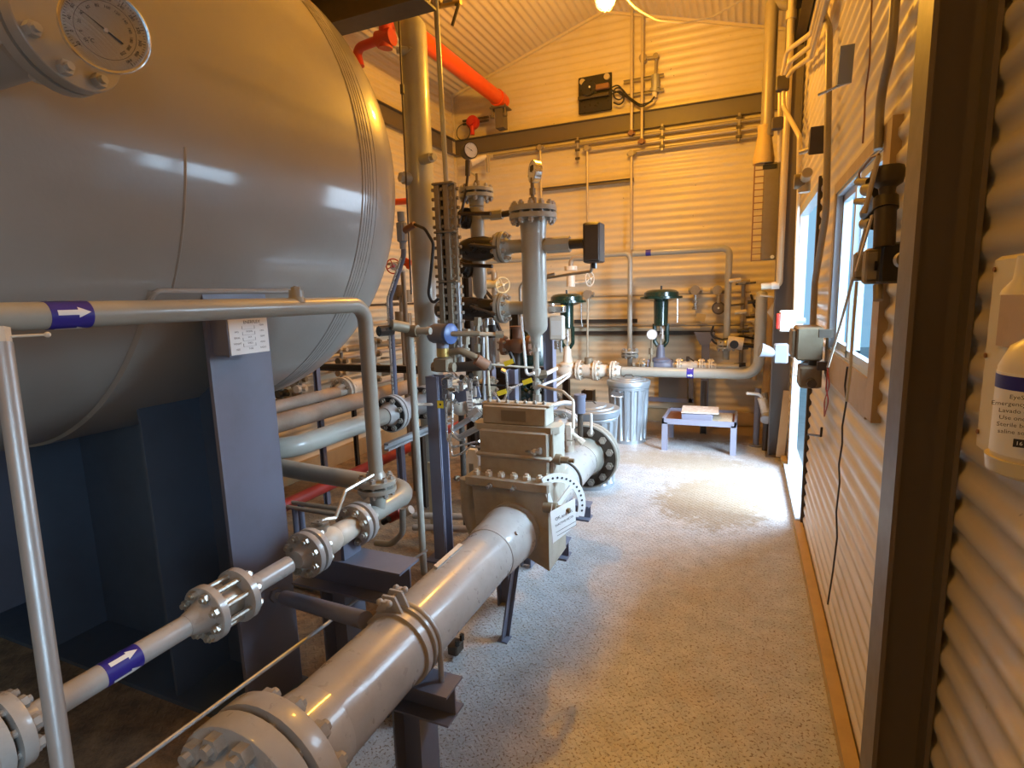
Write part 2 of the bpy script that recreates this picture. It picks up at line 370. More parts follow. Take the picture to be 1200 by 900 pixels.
# ================================================================= SETTING
XL, XR, YB, YF, ZE, XC, ZR = -3.78, .40, 7.05, -1.9, 4.33, -1.69, 4.95
PIT = .076; PITB = .090
def corr(g, a0, a1, z0, z1, put, amp=.006, step=8):
    """corrugated liner: ribs run along a, profile stacked in z; put(a, z, h) -> point"""
    n = max(2, int(round((z1-z0)/PIT*step))); vs = []; fs = []
    for i in range(n+1):
        z = z0+(z1-z0)*i/n; t = (z/PIT) % 1; h = amp*max(-1, min(1, 1.5*math.cos(2*math.pi*t)))
        vs += [put(a0, z, h), put(a1, z, h)]
    for i in range(n): fs.append((2*i, 2*i+1, 2*i+3, 2*i+2))
    g.add(vs, fs)
TH = .014
DY0, DY1, DZ0, DZ1 = 4.02, 5.35, .03, 2.25
WY0, WY1, WZ0, WZ1 = 2.13, 3.16, 1.30, 2.05
g = G(); pr_ = lambda a, z, h: (XR-h, a, z)
NY0, NY1, NZ0, NZ1 = -1.35, -.2, 1.0, 2.1
for (a0, a1, z0, z1) in ((YF, NY0, 0, ZE+.05), (NY0, NY1, 0, NZ0), (NY0, NY1, NZ1, ZE+.05), (NY1, WY0, 0, ZE+.05), (WY0, WY1, 0, WZ0), (WY0, WY1, WZ1, ZE+.05), (WY1, DY0, 0, ZE+.05), (DY0, DY1, DZ1, ZE+.05), (DY1, YB, 0, ZE+.05)):
    corr(g, a0, a1, z0, z1, pr_)
# outer skin so the wall has thickness
for (a0, a1, z0, z1) in ((YF, NY0, 0, ZE), (NY0, NY1, 0, NZ0), (NY0, NY1, NZ1, ZE), (NY1, WY0, 0, ZE), (WY0, WY1, 0, WZ0), (WY0, WY1, WZ1, ZE), (WY1, DY0, 0, ZE), (DY0, DY1, DZ1, ZE), (DY1, YB, 0, ZE)):
    g.box(XR+.012, XR+.035, a0, a1, z0, z1)
struct('wall_right', g, 'wall')
g = G(); corr(g, YF, YB, 0, ZE+.05, lambda a, z, h: (XL+h, a, z)); g.box(XL-.12, XL-.012, YF, YB, 0, ZE); struct('wall_left', g, 'wall')
# back gable wall: ribs along x, cut under the roof slope
def roofz(x): return ZE+(ZR-ZE)*(1-abs(x-XC)/(XR-XC))
g = G(); n = int(ZR/PITB*8); vs = []; fs = []
for i in range(n+1):
    z = ZR*i/n; t = (z/PITB) % 1; h = .0042*max(-1, min(1, 1.5*math.cos(2*math.pi*t)))
    hw = (XR-XC) if z <= ZE else (XR-XC)*(ZR-z)/(ZR-ZE)
    vs += [(XC-hw, YB-h, z), (XC+hw, YB-h, z)]
for i in range(n): fs.append((2*i, 2*i+1, 2*i+3, 2*i+2))
g.add(vs, fs); g.box(XL, XR, YB+.012, YB+.12, 0, ZE); struct('wall_back', g, 'wall')
g = G()   # closed wall behind the viewer
for (x0, x1, z0, z1) in ((XL, XR, 0, ZE),): g.box(x0, x1, YF-.1, YF, z0, z1)
g.prism([(XL, ZE), (XR, ZE), (XC, ZR)], (0, YF, 0), (1,0,0), (0,0,1), (0,-1,0), .1)
struct('wall_rear', g, 'wall')
g = G(); vs = []; fs = []   # roof liner, ribs run with the depth of the room
nx = int((XR-XL)/PIT*6)
for i in range(nx+1):
    x = XL+(XR-XL)*i/nx; h = .008*max(-1, min(1, 1.5*math.cos(2*math.pi*(x/PIT)))); z = roofz(x)-h
    vs += [(x, YF, z), (x, YB, z)]
for i in range(nx): fs.append((2*i, 2*i+1, 2*i+3, 2*i+2))
g.add(vs, fs)
for s in (-1, 1):
    xe = XL if s < 0 else XR
    g.add([(xe, YF, ZE+.03), (xe, YB, ZE+.03), (XC, YB, ZR+.03), (XC, YF, ZR+.03), (xe, YF, ZE+.12), (xe, YB, ZE+.12), (XC, YB, ZR+.12), (XC, YF, ZR+.12)],
          [(0,1,2,3), (7,6,5,4), (0,4,5,1), (1,5,6,2), (2,6,7,3), (3,7,4,0)])
struct('ceiling', g, 'ceil')
struct('floor', G().box(XL, XR+.12, YF, YB, -.06, 0), 'floor', smooth=False)
# corner and rake trims
g = G()
for s in (-1, 1):
    xe = XL if s < 0 else XR; g.obox(((xe+XC)/2, YB-.02, (ZE+ZR)/2-.02), (XC-xe, 0, ZR-ZE), (0,1,0), Vector((XC-xe, 0, ZR-ZE)).cross(Vector((0,1,0))), (Vector((XC-xe, 0, ZR-ZE))).length, .03, .03)
struct('trim_1', g, 'ceil')
struct('trim_2', G().box(XL, XL+.03, YB-.03, YB-.012, 0, ZE), 'ceil')
struct('baseboard_right', G().box(XR-.055, XR-.008, YF, DY0-.03, 0, .055).box(XR-.055, XR-.008, DY1+.05, YB-.02, 0, .055), 'baseb')
struct('baseboard_back', G().box(XL+.02, XR-.06, YB-.05, YB-.008, 0, .16), 'trim')
struct('baseboard_left', G().box(XL+.008, XL+.05, YF, YB-.05, 0, .16), 'trim')
# girts (cold formed rails) around the room
def rail(name, p0, p1, d, b, side, mat='colm', lab=None, cat='wall rail'):
    g = G(); channel(g, p0, p1, d, b, (0,0,1), side); o = link(name, g, mat, root=p0); return tag(o, lab, cat)
rail('wall_rail', (XL+.02, YB-.02, 3.64), (XR-.12, YB-.02, 3.64), .20, .055, (0,-1,0), lab='long brown steel channel rail across the back gable wall above the conduits')
rail('wall_rail', (XL+.02, YF+.1, 3.64), (XL+.02, YB-.1, 3.64), .20, .055, (1,0,0), lab='steel channel rail running along the left wall behind the vessel')
rail('wall_rail', (XR-.02, 3.1, 3.86), (XR-.02, YB-.1, 3.86), .30, .075, (-1,0,0), 'dark', lab='dark steel channel rail high on the right wall above the door')
# window_1
g = G()
for (y0, y1, z0, z1) in ((WY0-.10, WY0-.001, WZ0-.13, WZ1+.05), (WY1+.001, WY1+.05, WZ0-.13, WZ1+.05), (WY0, WY1, WZ0-.14, WZ0-.001), (WY0, WY1, WZ1+.001, WZ1+.05)): g.box(XR-.022, XR+.02, y0, y1, z0, z1)
win = struct('window_1', g, 'trim')
g = G()
for (y0, y1, z0, z1) in ((WY0, WY0+.012, WZ0, WZ1), (WY1-.012, WY1, WZ0, WZ1), (WY0, WY1, WZ0, WZ0+.012), (WY0, WY1, WZ1-.012, WZ1)): g.box(XR-.016, XR+.05, y0, y1, z0, z1)
ym = (WY0+WY1)/2
for k, (a, b) in enumerate(((WY0+.01, ym+.02), (ym-.02, WY1-.01))):
    xx = XR+.000+.022*k
    for (y0, y1, z0, z1) in ((a, a+.035, WZ0+.01, WZ1-.01), (b-.035, b, WZ0+.01, WZ1-.01), (a, b, WZ0+.01, WZ0+.045), (a, b, WZ1-.045, WZ1-.01)): g.box(xx-.012, xx+.012, y0, y1, z0, z1)
struct('window_frame', g, 'alu', win)
g = G()
for k, (a, b) in enumerate(((WY0+.04, ym-.01), (ym+.01, WY1-.04))): xx = XR+.000+.022*k; g.box(xx-.002, xx+.002, a, b, WZ0+.04, WZ1-.04)
struct('window_pane', g, 'glass', win)
g = G()
for (y0, y1, z0, z1) in ((NY0, NY0+.04, NZ0, NZ1), (NY1-.04, NY1, NZ0, NZ1), (NY0, NY1, NZ0, NZ0+.04), (NY0, NY1, NZ1-.04, NZ1), ((NY0+NY1)/2-.02, (NY0+NY1)/2+.02, NZ0, NZ1)): g.box(XR-.01, XR+.04, y0, y1, z0, z1)
win2 = struct('window_2', g, 'alu'); struct('window_pane', G().box(XR+.01, XR+.014, NY0+.03, NY1-.03, NZ0+.03, NZ1-.03), 'glass', win2)
# door_1: opening, metal frame, leaf swung outside
g = G()
for (y0, y1, z0, z1) in ((DY0-.01, DY0+.03, 0, DZ1), (DY1-.03, DY1+.01, 0, DZ1), (DY0, DY1, DZ1-.04, DZ1+.02)): g.box(XR-.012, XR+.05, y0, y1, z0, z1)
g.box(XR-.045, XR+.10, DY0, DY1, 0, .05)
door = struct('door_1', g, 'alu')
g = G(); g.box(XR-.02, XR+.01, DY0-.06, DY0-.012, 0, DZ1+.03); struct('trim_3', g, 'dark')
# ground outside seen through the opening
struct('floor_outside', G().box(XR+.16, 9, YF-5, 22, -.5, -.42), paint('pale_gravel', (.42, .42, .42), .8, dirt=.3, orange=0), smooth=False)
# ================================================================= COLUMNS
def column(name, lab, y0, y1, x0, x1, z1=4.3, mat='colm'):
    g = G(); ibeam(g, ((x0+x1)/2, (y0+y1)/2, 0), ((x0+x1)/2, (y0+y1)/2, z1), x1-x0, y1-y0, (1,0,0), tf=.009, tw=.007)
    g.box(x0-.02, x1, y0-.02, y1+.02, 0, .012); o = link(name, g, mat, root=(x0, y0, 0)); return tag(o, lab, 'steel column')
column('steel_column', 'tall brown steel column standing close beside the viewer, at the right of the aisle', 1.29, 1.40, .290, .392)
column('steel_column', 'brown steel column in the back right corner, between the drain valve and the doorway', 5.72, 5.86, .235, .392, 4.3)
# dark beam over the vessel
BZ = P(430, 15, Y=2.9).z+.11
g = G(); ibeam(g, (XL+.06, 2.98, BZ), (-1.72, 2.98, BZ), .22, .16, (0,0,1), .014, .01); print('beam z', BZ)
simple('roof_beam', 'dark brown steel beam crossing high over the far end of the vessel', 'steel beam', g, 'dark', (XL+.06, 3.0, 3.6))
# ================================================================= PRESSURE VESSEL
TX, TZ, TR, TY = -2.66, 2.19, 1.10, 2.07
ves = thing('pressure_vessel', 'huge grey horizontal pressure vessel with domed end filling the left of the room', 'pressure vessel', (TX, .6, 0))
g = G(); hd = [(TY+.10+.66*math.sin(a), TR*math.cos(a)) for a in [math.pi/2*i/16 for i in range(17)]]
g.lathe((TX, 0, TZ), (0,1,0), [(-1.7, TR*.5), (-1.7, TR), (-.5, TR), (.5, TR), (TY, TR)]+hd, 96)
link('shell', g, 'tank', ves)
for y, w in ((TY-.012, .010), (TY+.008, .006), (TY+.026, .006), (TY+.042, .006), (TY+.062, .006), (TY+.088, .005), (1.22, .010)):
    g = G(); g.torus((TX, y, TZ), (0,1,0), TR-.001, w*.45, 120, 6, *((math.radians(186), math.radians(300)) if y == 1.22 else (0, 2*math.pi))); link('weld_seam', g, 'tank', ves)
# wear plate outline above the saddle, and the saddle itself
def shellpt(y, ang, off=0): return Vector((TX+(TR+off)*math.cos(ang), y, TZ+(TR+off)*math.sin(ang)))
g = G(); A0, A1 = math.radians(-29), math.radians(-151); y0, y1 = 1.14, 1.78
vs = []; fs = []; K = 40
for i in range(K+1):
    a = A0+(A1-A0)*i/K; vs += [shellpt(y0, a, .001), shellpt(y0+.012, a, .011), shellpt(y1-.012, a, .011), shellpt(y1, a, .001)]
for i in range(K):
    for j in range(3): fs.append((4*i+j, 4*i+j+1, 4*i+5+j, 4*i+4+j))
g.add(vs, fs); link('wear_plate', g, 'tank', ves)
g = G(); loop = [shellpt(1.15, math.radians(-60)), shellpt(1.15, math.radians(-31), .004), shellpt(1.16, math.radians(-29), .006), shellpt(1.76, math.radians(-29), .006), shellpt(1.78, math.radians(-31), .004), shellpt(1.78, math.radians(-60))]
g.tube(loop, .009, .06, 8); link('weld_seam', g, 'weld', ves)
g = G()
SX0, SX1, SY0, SY1 = 2*TX+1.70, -1.70, 1.32, 1.585
# web plate following the shell, ribs on both faces, end plates, base plate
poly = [(SX0, .02), (SX1, .02)]+[(TX+(TR+.01)*math.cos(a), TZ+(TR+.01)*math.sin(a)) for a in [math.radians(-29.5-121*i/30) for i in range(31)]]
g.prism([(x, z) for x, z in poly], (0, 1.57, 0), (1,0,0), (0,0,1), (0,1,0), .014)
link('saddle_web', g, 'navy', ves)
for x in (-2.11, -2.99):
    zt = TZ-math.sqrt((TR+.008)**2-(x-TX)**2)
    g = G().box(x-.007, x+.007, SY0+.0, 1.572, .02, zt); link('saddle_rib', g, 'navy', ves)
for x in (SX1, SX0):
    zt = TZ-math.sqrt((TR)**2-(x-TX)**2)-.01; g = G().box(x-.008, x+.008, SY0, SY1, .02, zt); link('saddle_end_plate', g, 'slate', ves)
link('saddle_base', G().box(SX0-.03, SX1+.02, SY0-.02, SY1+.02, 0, .02), 'navy', ves)
# nozzle with bolted thermowell flange near the top left of the frame
ax = Vector((.93, .16, .10)).normalized(); c = P(70, 40, X=-1.30)
link('nozzle', G().cyl(c-ax*.36, c-ax*.05, .058, n=32), 'tank', ves)
flange_pair(ves, c, ax, .058, .112, .024, 8, rb=.0085, mat='tank', bm='bolt', gap=.007, necks=(1, 0), br=.092, hub=1.2)
# nameplate bracket on the saddle plate
npl = thing('equipment_nameplate', 'small white printed nameplate on a bracket at the top of the saddle plate', 'nameplate', P(290, 418, X=-1.60))
a, b, c2, d = P(267, 375, X=-1.60), P(312, 371, X=-1.60), P(315, 412, X=-1.60), P(272, 417, X=-1.60)
uu = (b-a).normalized(); vv = (a-d).normalized(); ww = Vector((1, 0, 0)); cc = (a+b+c2+d)/4; w_, h_ = (b-a).length, (a-d).length
uu = Vector((0, 1, 0)); vv = Vector((0, 0, 1))
link('bracket', G().obox(cc-ww*.008, uu, vv, ww, w_*1.06, h_*1.08, .012).box(-1.70, cc.x-.012, cc.y-.075, cc.y-.069, cc.z-h_*.5, cc.z+h_*.5).box(-1.70, cc.x-.012, cc.y-.07, cc.y+.06, cc.z-h_*.52, cc.z-h_*.5), 'slate', npl)
fc = link('plate_face', G().obox(cc, uu, vv, ww, w_, h_, .003), 'labw', npl)
g = G(); f = cc+ww*.002
g.text('ENERFLEX', f+uu*w_*.08+vv*h_*.40, uu, vv, h_*.13)
for r, row in enumerate((('', '', 'YEAR'), ('MFG', 'MODEL', 'CRN'), ('SERIAL', 'W.P.', 'TEMP'), ('WEIGHT', 'SHELL', 'HEAD'), ('SIZE', 'TUBE', 'RADIO'))):
    for q, t in enumerate(row):
        if t: g.text(t, f+uu*w_*(-.33+.33*q)+vv*h_*(.30-.165*r), uu, vv, h_*.07)
link('plate_lettering', g, 'ink', fc)
g = G()
for r in range(4):
    for (x0, x1) in ((-.18, .14),): g.obox(f+uu*w_*(x0+x1)/2+vv*h_*(.205-.165*r), uu, vv, ww, w_*(x1-x0), h_*.004, .0006).obox(f+uu*w_*x0+vv*h_*(.25-.165*r), uu, vv, ww, w_*.006, h_*.09, .0006).obox(f+uu*w_*x1+vv*h_*(.25-.165*r), uu, vv, ww, w_*.006, h_*.09, .0006)
link('plate_ruling', g, 'ink', fc)
# ================================================================= DIAL THERMOMETER
dc = P(124, 36, D=1.02); fdir = (CAM-dc).normalized(); fdir = (fdir+Vector((.34, -.0, .10))).normalized()
dt = thing('dial_thermometer', 'large round dial thermometer with chrome rim on the vessel nozzle', 'thermometer', dc)
Rd = 47/643*1.02*.94
link('stem', G().cyl(dc-fdir*.13, dc-fdir*.02, .012, n=16).cyl(dc-fdir*.15, dc-fdir*.10, .022, n=6), 'steel', dt)
case = link('dial_case', G().lathe(dc-fdir*.022, fdir, [(0, Rd*.8), (.004, Rd*.97), (.018, Rd*.97), (.020, Rd*1.02), (.026, Rd*1.02), (.028, Rd*.99), (.027, Rd*.94), (.022, Rd*.93)], 64), 'chrome', dt)
link('dial_face', G().lathe(dc-fdir*.002, fdir, [(0, Rd*.94), (.002, Rd*.94)], 64), 'labw', case)
du = UX.cross(fdir).normalized(); dv = fdir.cross(du)
g = G(); zc = dc+fdir*.0008
for i in range(61):
    t = math.radians(225-270*i/60); e = du*math.cos(t)+dv*math.sin(t); big = i % 5 == 0
    g.obox(zc+e*Rd*(.855 if big else .87), e, fdir.cross(e), fdir, Rd*(.09 if big else .055), Rd*(.014 if big else .008), .0006)
for i in range(13):
    t = math.radians(225-270*i/12); e = du*math.cos(t)+dv*math.sin(t)
    g.text(str(-20+20*i), zc+e*Rd*.56, fdir.cross(e)*-1, e, Rd*.10); g.text(str(-40+40*i if i else -40), zc+e*Rd*.76, fdir.cross(e)*-1, e, Rd*.105)
g.text('°C', zc-dv*Rd*.35-du*Rd*.3, du, dv, Rd*.13); g.torus(zc, fdir, Rd*.68, Rd*.004, 60, 4)
link('scale_marks', g, 'ink', case)
e = (P(93, 20, D=1.02)-P(145, 50, D=1.02)).normalized(); e = (e-fdir*e.dot(fdir)).normalized(); s_ = fdir.cross(e)
g = G(); z2 = zc+fdir*.003; g.add([z2-e*Rd*.42-s_*Rd*.022, z2-e*Rd*.42+s_*Rd*.022, z2+e*Rd*.72, z2-e*Rd*.42-s_*Rd*.022+fdir*.001, z2-e*Rd*.42+s_*Rd*.022+fdir*.001, z2+e*Rd*.72+fdir*.001], [(0,2,1), (3,4,5), (0,1,4,3), (1,2,5,4), (2,0,3,5)])
link('pointer', g, 'ink', case); link('pointer_hub', G().cyl(zc, zc+fdir*.006, Rd*.05, n=20), 'steel', case)
# ================================================================= LAMPS
def jar_lamp(lab, c, power, top):
    t = thing('jar_lamp', lab, 'lamp', c)
    c = Vector(c)
    link('globe', G().lathe(c-Vector((0,0,.10)), (0,0,1), [(0, .01), (.008, .035), (.03, .062), (.07, .072), (.13, .068), (.15, .05)], 28), 'bulb', t)
    g = G()
    for i in range(6):
        a = math.pi/3*i; u = Vector((math.cos(a), math.sin(a), 0)); g.tube([c+Vector((0,0,-.112))]+[c+u*r+Vector((0,0,z)) for r, z in ((.04, -.107), (.07, -.08), (.084, -.03), (.082, .05))], .0035, .03, 6)
    g.torus(c+Vector((0,0,-.03)), (0,0,1), .083, .0035).torus(c+Vector((0,0,.05)), (0,0,1), .082, .005); link('guard', g, 'steel', t)
    link('canopy', G().lathe(c+Vector((0,0,.05)), (0,0,1), [(0, .085), (.03, .08), (.06, .05), (.12, .045), (.14, .02)], 28), 'graybox', t)
    link('stem', G().cyl(c+Vector((0,0,.18)), (c.x, c.y, top), .012, n=12), 'conduit', t)
    return t
LC = P(710, -6, Y=4.7)
jar_lamp('glowing caged jar lamp hanging from the ridge of the roof', LC, 0, roofz(LC.x)-.01)
lamp('lamp_light', LC+Vector((0, 0, -.16)), 185)
LB = Vector((-1.25, .1, 3.9)); jar_lamp('glowing caged jar lamp behind the viewer', LB, 0, roofz(LB.x)-.01); lamp('lamp_light', LB+Vector((0,0,-.16)), 45)
# ================================================================= UPPER FLOW PIPE (level with the eye)
AX = -1.40; UZ = 1.592; UR = .030; UY = 1.80; AZ = .73
def sticker(root, c, ax, r, L, side, name='flow_sticker'):
    """blue wrap-around band with white arrows along the pipe"""
    u, v, a = orth(ax); c = Vector(c); ax = a
    st = link(name, G().lathe(c-ax*L/2, ax, [(0, r+.0008), (L, r+.0008)], 32), 'navylab', root)
    for k in range(4):
        g = G(); t0 = side+k*math.pi/2; poly = [(-.36, -.16), (.12, -.16), (.12, -.34), (.42, 0), (.12, .34), (.12, .16), (-.36, .16)]
        def W_(p, off): t = t0+p[1]*1.15; return c+ax*p[0]*L+(u*math.cos(t)+v*math.sin(t))*(r+off)
        sub = []; 
        for yy0, yy1, xr in ((-.16, .16, (-.36, .12)),):
            for i in range(6):
                ya, yb = yy0+(yy1-yy0)*i/6, yy0+(yy1-yy0)*(i+1)/6; g.add([W_((xr[0], ya), .0016), W_((xr[1], ya), .0016), W_((xr[1], yb), .0016), W_((xr[0], yb), .0016)], [(0,1,2,3)])
        for i in range(8):
            ya, yb = -.34+.68*i/8, -.34+.68*(i+1)/8; fa, fb = .42-.30*abs(ya)/.34, .42-.30*abs(yb)/.34
            g.add([W_((.12, ya), .0016), W_((fa, ya), .0016), W_((fb, yb), .0016), W_((.12, yb), .0016)], [(0,1,2,3)])
        link('arrow', g, 'labw', st)
    return st
up = thing('overhead_flow_pipe', 'slim grey pipe at eye height with blue flow sticker, turning down to a flange', 'pipe', (AX, UY, .9))
link('pipe', G().tube([(AX, -.6, UZ), (AX, UY, UZ), (AX, UY, .875)], UR, .075, 24), 'grey', up)
yc = P(77, 368, X=AX).y; sticker(up, (AX, yc, UZ), (0,1,0), UR, .085, math.radians(80))
yv = P(348, 356, X=AX).y
link('plug', G().cyl((AX, yv, UZ+.015), (AX, yv, UZ+.034), .029, .024, n=20).cyl((AX, yv, UZ+.034), (AX, yv, UZ+.056), .024, n=20).cyl((AX, yv, UZ+.056), (AX, yv, UZ+.066), .016, n=6).cyl((AX, yv, UZ+.06), (AX, yv, UZ+.07), .007), 'grey', up)
flange_pair(up, (AX, UY, .845), (0,0,1), .030, .080, .019, 8, rb=.0075, mat='grey', bm='bolt', gap=.012, br=.062)
# ---------------------------------------------------------------- lower line A
la = thing('lower_flow_pipe', 'long grey pipe with flow arrow and bolted flanges crossing the saddle plate', 'pipe', (AX, .6, AZ))
link('pipe', G().cyl((AX, .50, AZ), (AX, P(243, 720, X=AX).y-.05, AZ), .030, n=28), 'lite', la)
link('pipe', G().cyl((AX, -.4, AZ), (AX, .42, AZ), .030, n=28), 'lite', la)
sticker(la, (AX, P(140, 780, X=AX).y, AZ), (0,1,0), .030, .085, math.radians(35))
flange_pair(la, (AX, .505, AZ), (0,1,0), .030, .083, .026, 8, rb=.0085, mat='lite', bm='bolt', gap=.012, br=.064)
# wafer check valve held between two flanges by long bare studs
f1 = P(243, 720, X=AX).y; f2 = P(279, 698, X=AX).y
F1_ = link('flange', G().lathe((AX, f1+.012, AZ), (0,-1,0), [(0, .034), (.001, .083), (.022, .083), (.024, .081), (.024, .05), (.045, .042), (.08, .031)], 36), 'lite', la)
F2_ = link('flange', G().lathe((AX, f2-.010, AZ), (0,1,0), [(0, .034), (.001, .083), (.022, .083), (.024, .081), (.024, .05), (.045, .042), (.08, .031)], 36), 'lite', la)
bolts(F1_, (AX, (f1+f2)/2, AZ), (0,1,0), .064, 8, (f2-f1)+.024, .0080, 'zinc')
cv = thing('wafer_check_valve', 'short bare steel check valve clamped between studs of the lower pipe', 'valve', (AX, (f1+f2)/2, AZ))
link('body', G().cyl((AX, f1+.016, AZ), (AX, f2-.014, AZ), .044, n=32).cyl((AX, (f1+f2)/2-.01, AZ+.03), (AX, (f1+f2)/2-.01, AZ+.062), .013, n=6), 'zinc', cv)
link('pipe', G().cyl((AX, f2+.05, AZ), (AX, P(338, 662, X=AX).y, AZ), .030, n=28), 'lite', la)
f3 = P(362, 647, X=AX).y; f4 = P(419, 612, X=AX).y
flange_pair(la, (AX, f3, AZ), (0,1,0), .030, .083, .022, 8, rb=.0080, mat='lite', bm='zinc', gap=.012, br=.064)
bv = thing('ball_valve', 'cream ball valve with a bent lever handle on the lower pipe', 'valve', (AX, (f3+f4)/2, AZ))
link('body', G().lathe((AX, f3+.02, AZ), (0,1,0), [(0, .040), (.02, .036), (.045, .046), (.075, .052), (.10, .050), (.115, .042), (.13, .046), (f4-f3-.045, .042), (f4-f3-.03, .038)], 32), 'cream', bv)
ym = f3+.075
link('bonnet', G().cyl((AX-.01, ym, AZ+.03), (AX-.01, ym, AZ+.065), .024, n=20).cyl((AX-.01, ym, AZ+.065), (AX-.01, ym, AZ+.072), .033, n=20).cyl((AX-.01, ym, AZ+.07), (AX-.01, ym, AZ+.09), .010, n=6), 'zinc', bv)
hb = Vector((AX-.01, ym, AZ+.082)); h1 = P(400, 572, X=AX-.01); 
g = G(); g.obox(hb, (1,.1,0), (0,1,0), (0,0,1), .05, .03, .006)
h0 = hb+Vector((.0, .03, 0)); g.tube([hb, h0, P(393, 607, X=AX), P(405, 575, X=AX), P(437, 557, X=AX+.02)], .0075, .01, 8); link('lever', g, 'zinc', bv)
flange_pair(la, (AX, f4, AZ), (0,1,0), .030, .083, .022, 8, rb=.0080, mat='lite', bm='zinc', gap=.014, br=.064)
# tee and big elbow bending back to the left
e0 = f4+.03
link('tee', G().tube([(AX, e0, AZ), (AX, 2.07, AZ), (AX-.62, 2.07, AZ+.02), (-2.6, 2.07, AZ+.05)], lambda t: .033+.011*min(1, t*5), .13, 24).cyl((AX, UY, AZ), (AX, UY, .83), .033, n=24).lathe((AX, UY, .80), (0,0,1), [(0, .033), (.03, .045)], 24), 'grey', la)
# vent pipe of galvanised steel at far left with tee-handle valve
gp = Vector((P(42, 650, D=1.03).x, P(42, 650, D=1.03).y, 0))
gv = thing('galvanised_standpipe', 'leaning galvanised pipe with small tee handle at the far left', 'pipe', (gp.x, gp.y, .2))
p_top = P(2, 402, D=1.06); p_bot = P(74, 905, D=1.02); dirv = (p_top-p_bot).normalized()
link('pipe', G().cyl(p_bot-dirv*.45, p_top, .0172, n=24), 'galv', gv)
tv = p_top+dirv*.012
link('valve_body', G().cyl(p_top-dirv*.005, p_top+dirv*.03, .016, n=6), 'cream', gv)
link('tee_handle', G().tube([tv, tv+Vector((.035, .06, 0))], .0028, n=8).ball(tv+Vector((.035, .06, 0)), .006), 'palew', gv)
# ================================================================= BIG METER RUN
MX, MZ, MR = -.944, .559, .110
mr = thing('meter_run_pipe', 'large glossy light grey pipe running diagonally along the aisle to the flow meter', 'pipe', (MX, .5, MZ))
link('pipe', G().cyl((MX, .86, MZ), (MX, 2.17, MZ), MR, n=64), 'lite', mr)
link('pipe', G().cyl((MX, -.5, MZ), (MX, .60, MZ), MR, n=64), 'lite', mr)
yf = .745
flange_pair(mr, (MX, yf, MZ), (0,1,0), MR, .185, .048, 12, rb=.0145, mat='lite', bm='bolt', gap=.018, br=.150, hub=1.2)
yw = P(585, 632, X=MX).y
link('weld_seam', G().torus((MX, yw-.11, MZ), (0,1,0), MR, .004, 64, 6).torus((MX, yw, MZ), (0,1,0), MR+.002, .005, 64, 6), 'lite', mr)
link('meter_neck', G().lathe((MX, yw-.10, MZ), (0,1,0), [(0, MR), (.03, MR+.008), (.12, MR+.012), (.2, MR+.02)], 64), 'lite', mr)
yt = P(536, 663, X=MX).y; link('weld_strip', G().obox((MX-.035, yt, MZ+MR+.001), (0,1,0), (1,0,-.3), (.3,0,1), .19, .016, .012), 'lite', mr)
yl = P(583, 690, X=MX).y; link('weld_lug', G().cyl((MX+.085, 1.98, MZ+.07), (MX+.10, 1.98, MZ+.08), .009, n=10), 'lite', mr)
# far spool of the run, welded neck flanges and blind
MY1 = 3.42
link('pipe', G().cyl((MX, 2.50, MZ), (MX, MY1-.14, MZ), MR, n=64), 'lite', mr)
link('flange_face', G().lathe((MX, MY1-.0436, MZ), (0,-1,0), [(0, .203), (.001, .202), (.0012, .135)], 48), 'dark', mr); flange_pair(mr, (MX, MY1, MZ), (0,1,0), MR, .215, .040, 12, rb=.0135, mat='grey', bm='zinc', gap=.006, br=.172, necks=(1, 0), hub=1.2)
# u-bolt clamps: flat strap clamp near, rod u-bolt far, on steel stands
def ubolt(root, y, r, mat='galv', drop=.17):
    g = G(); pts = [(MX+MR+r, y, MZ-drop)]+[(MX+(MR+r)*math.cos(a), y, MZ+(MR+r)*math.sin(a)) for a in [math.pi*i/20 for i in range(21)]]+[(MX-MR-r, y, MZ-drop)]
    g.tube(pts, r, 0, 10); return link('u_bolt', g, mat, root)
yc = P(468, 722, X=MX).y
cl = thing('pipe_clamp', 'heavy strap clamp with wing bolts around the near half of the big pipe', 'clamp', (MX, yc, MZ))
for k in (0, 1):
    link('strap', G().lathe((MX, yc-.022+.044*k-.012, MZ), (0,1,0), [(0, MR+.001), (0, MR+.010), (.024, MR+.010), (.024, MR+.001)], 64), 'lite', cl)
g = G(); top = Vector((MX-.02, yc, MZ+MR+.01)); g.add([], [])
g.prism([(-.05, -.012), (.05, -.012), (.022, .045), (-.022, .045)], top-Vector((0, .022, 0)), (1,0,0), (0,0,1), (0,1,0), .008).prism([(-.05, -.012), (.05, -.012), (.022, .045), (-.022, .045)], top+Vector((0, .014, 0)), (1,0,0), (0,0,1), (0,1,0), .008)
link('lug', g, 'lite', cl)
g = G().cyl(top+Vector((-.0, -.045, .03)), top+Vector((0, .045, .03)), .006, n=10)
for s in (-1, 1):
    g.cyl(top+Vector((0, s*.03, .03)), top+Vector((0, s*.048, .03)), .013, n=6).ball(top+Vector((.016, s*.042, .036)), .011).ball(top+Vector((-.016, s*.042, .036)), .011)
link('wing_bolt', g, 'lite', cl)
ubolt(cl, yc+.03, .009)
def stand(lab, y, h, wid, brace=True, x0=None, mat='slate', name='pipe_stand'):
    s = thing(name, lab, 'steel stand', (MX, y, 0))
    zt = h; g = G(); ibeam(g, (MX-wid/2, y, zt-.05), (MX+wid/2, y, zt-.05), .10, .10, (0,0,1), .007, .006); link('beam', g, mat, s)
    g = G(); ibeam(g, (MX+.02, y, .012), (MX+.02, y, zt-.10), .10, .10, (1,0,0), .007, .006); g.box(MX-.06, MX+.1, y-.08, y+.08, 0, .012); link('post', g, mat, s)
    return s
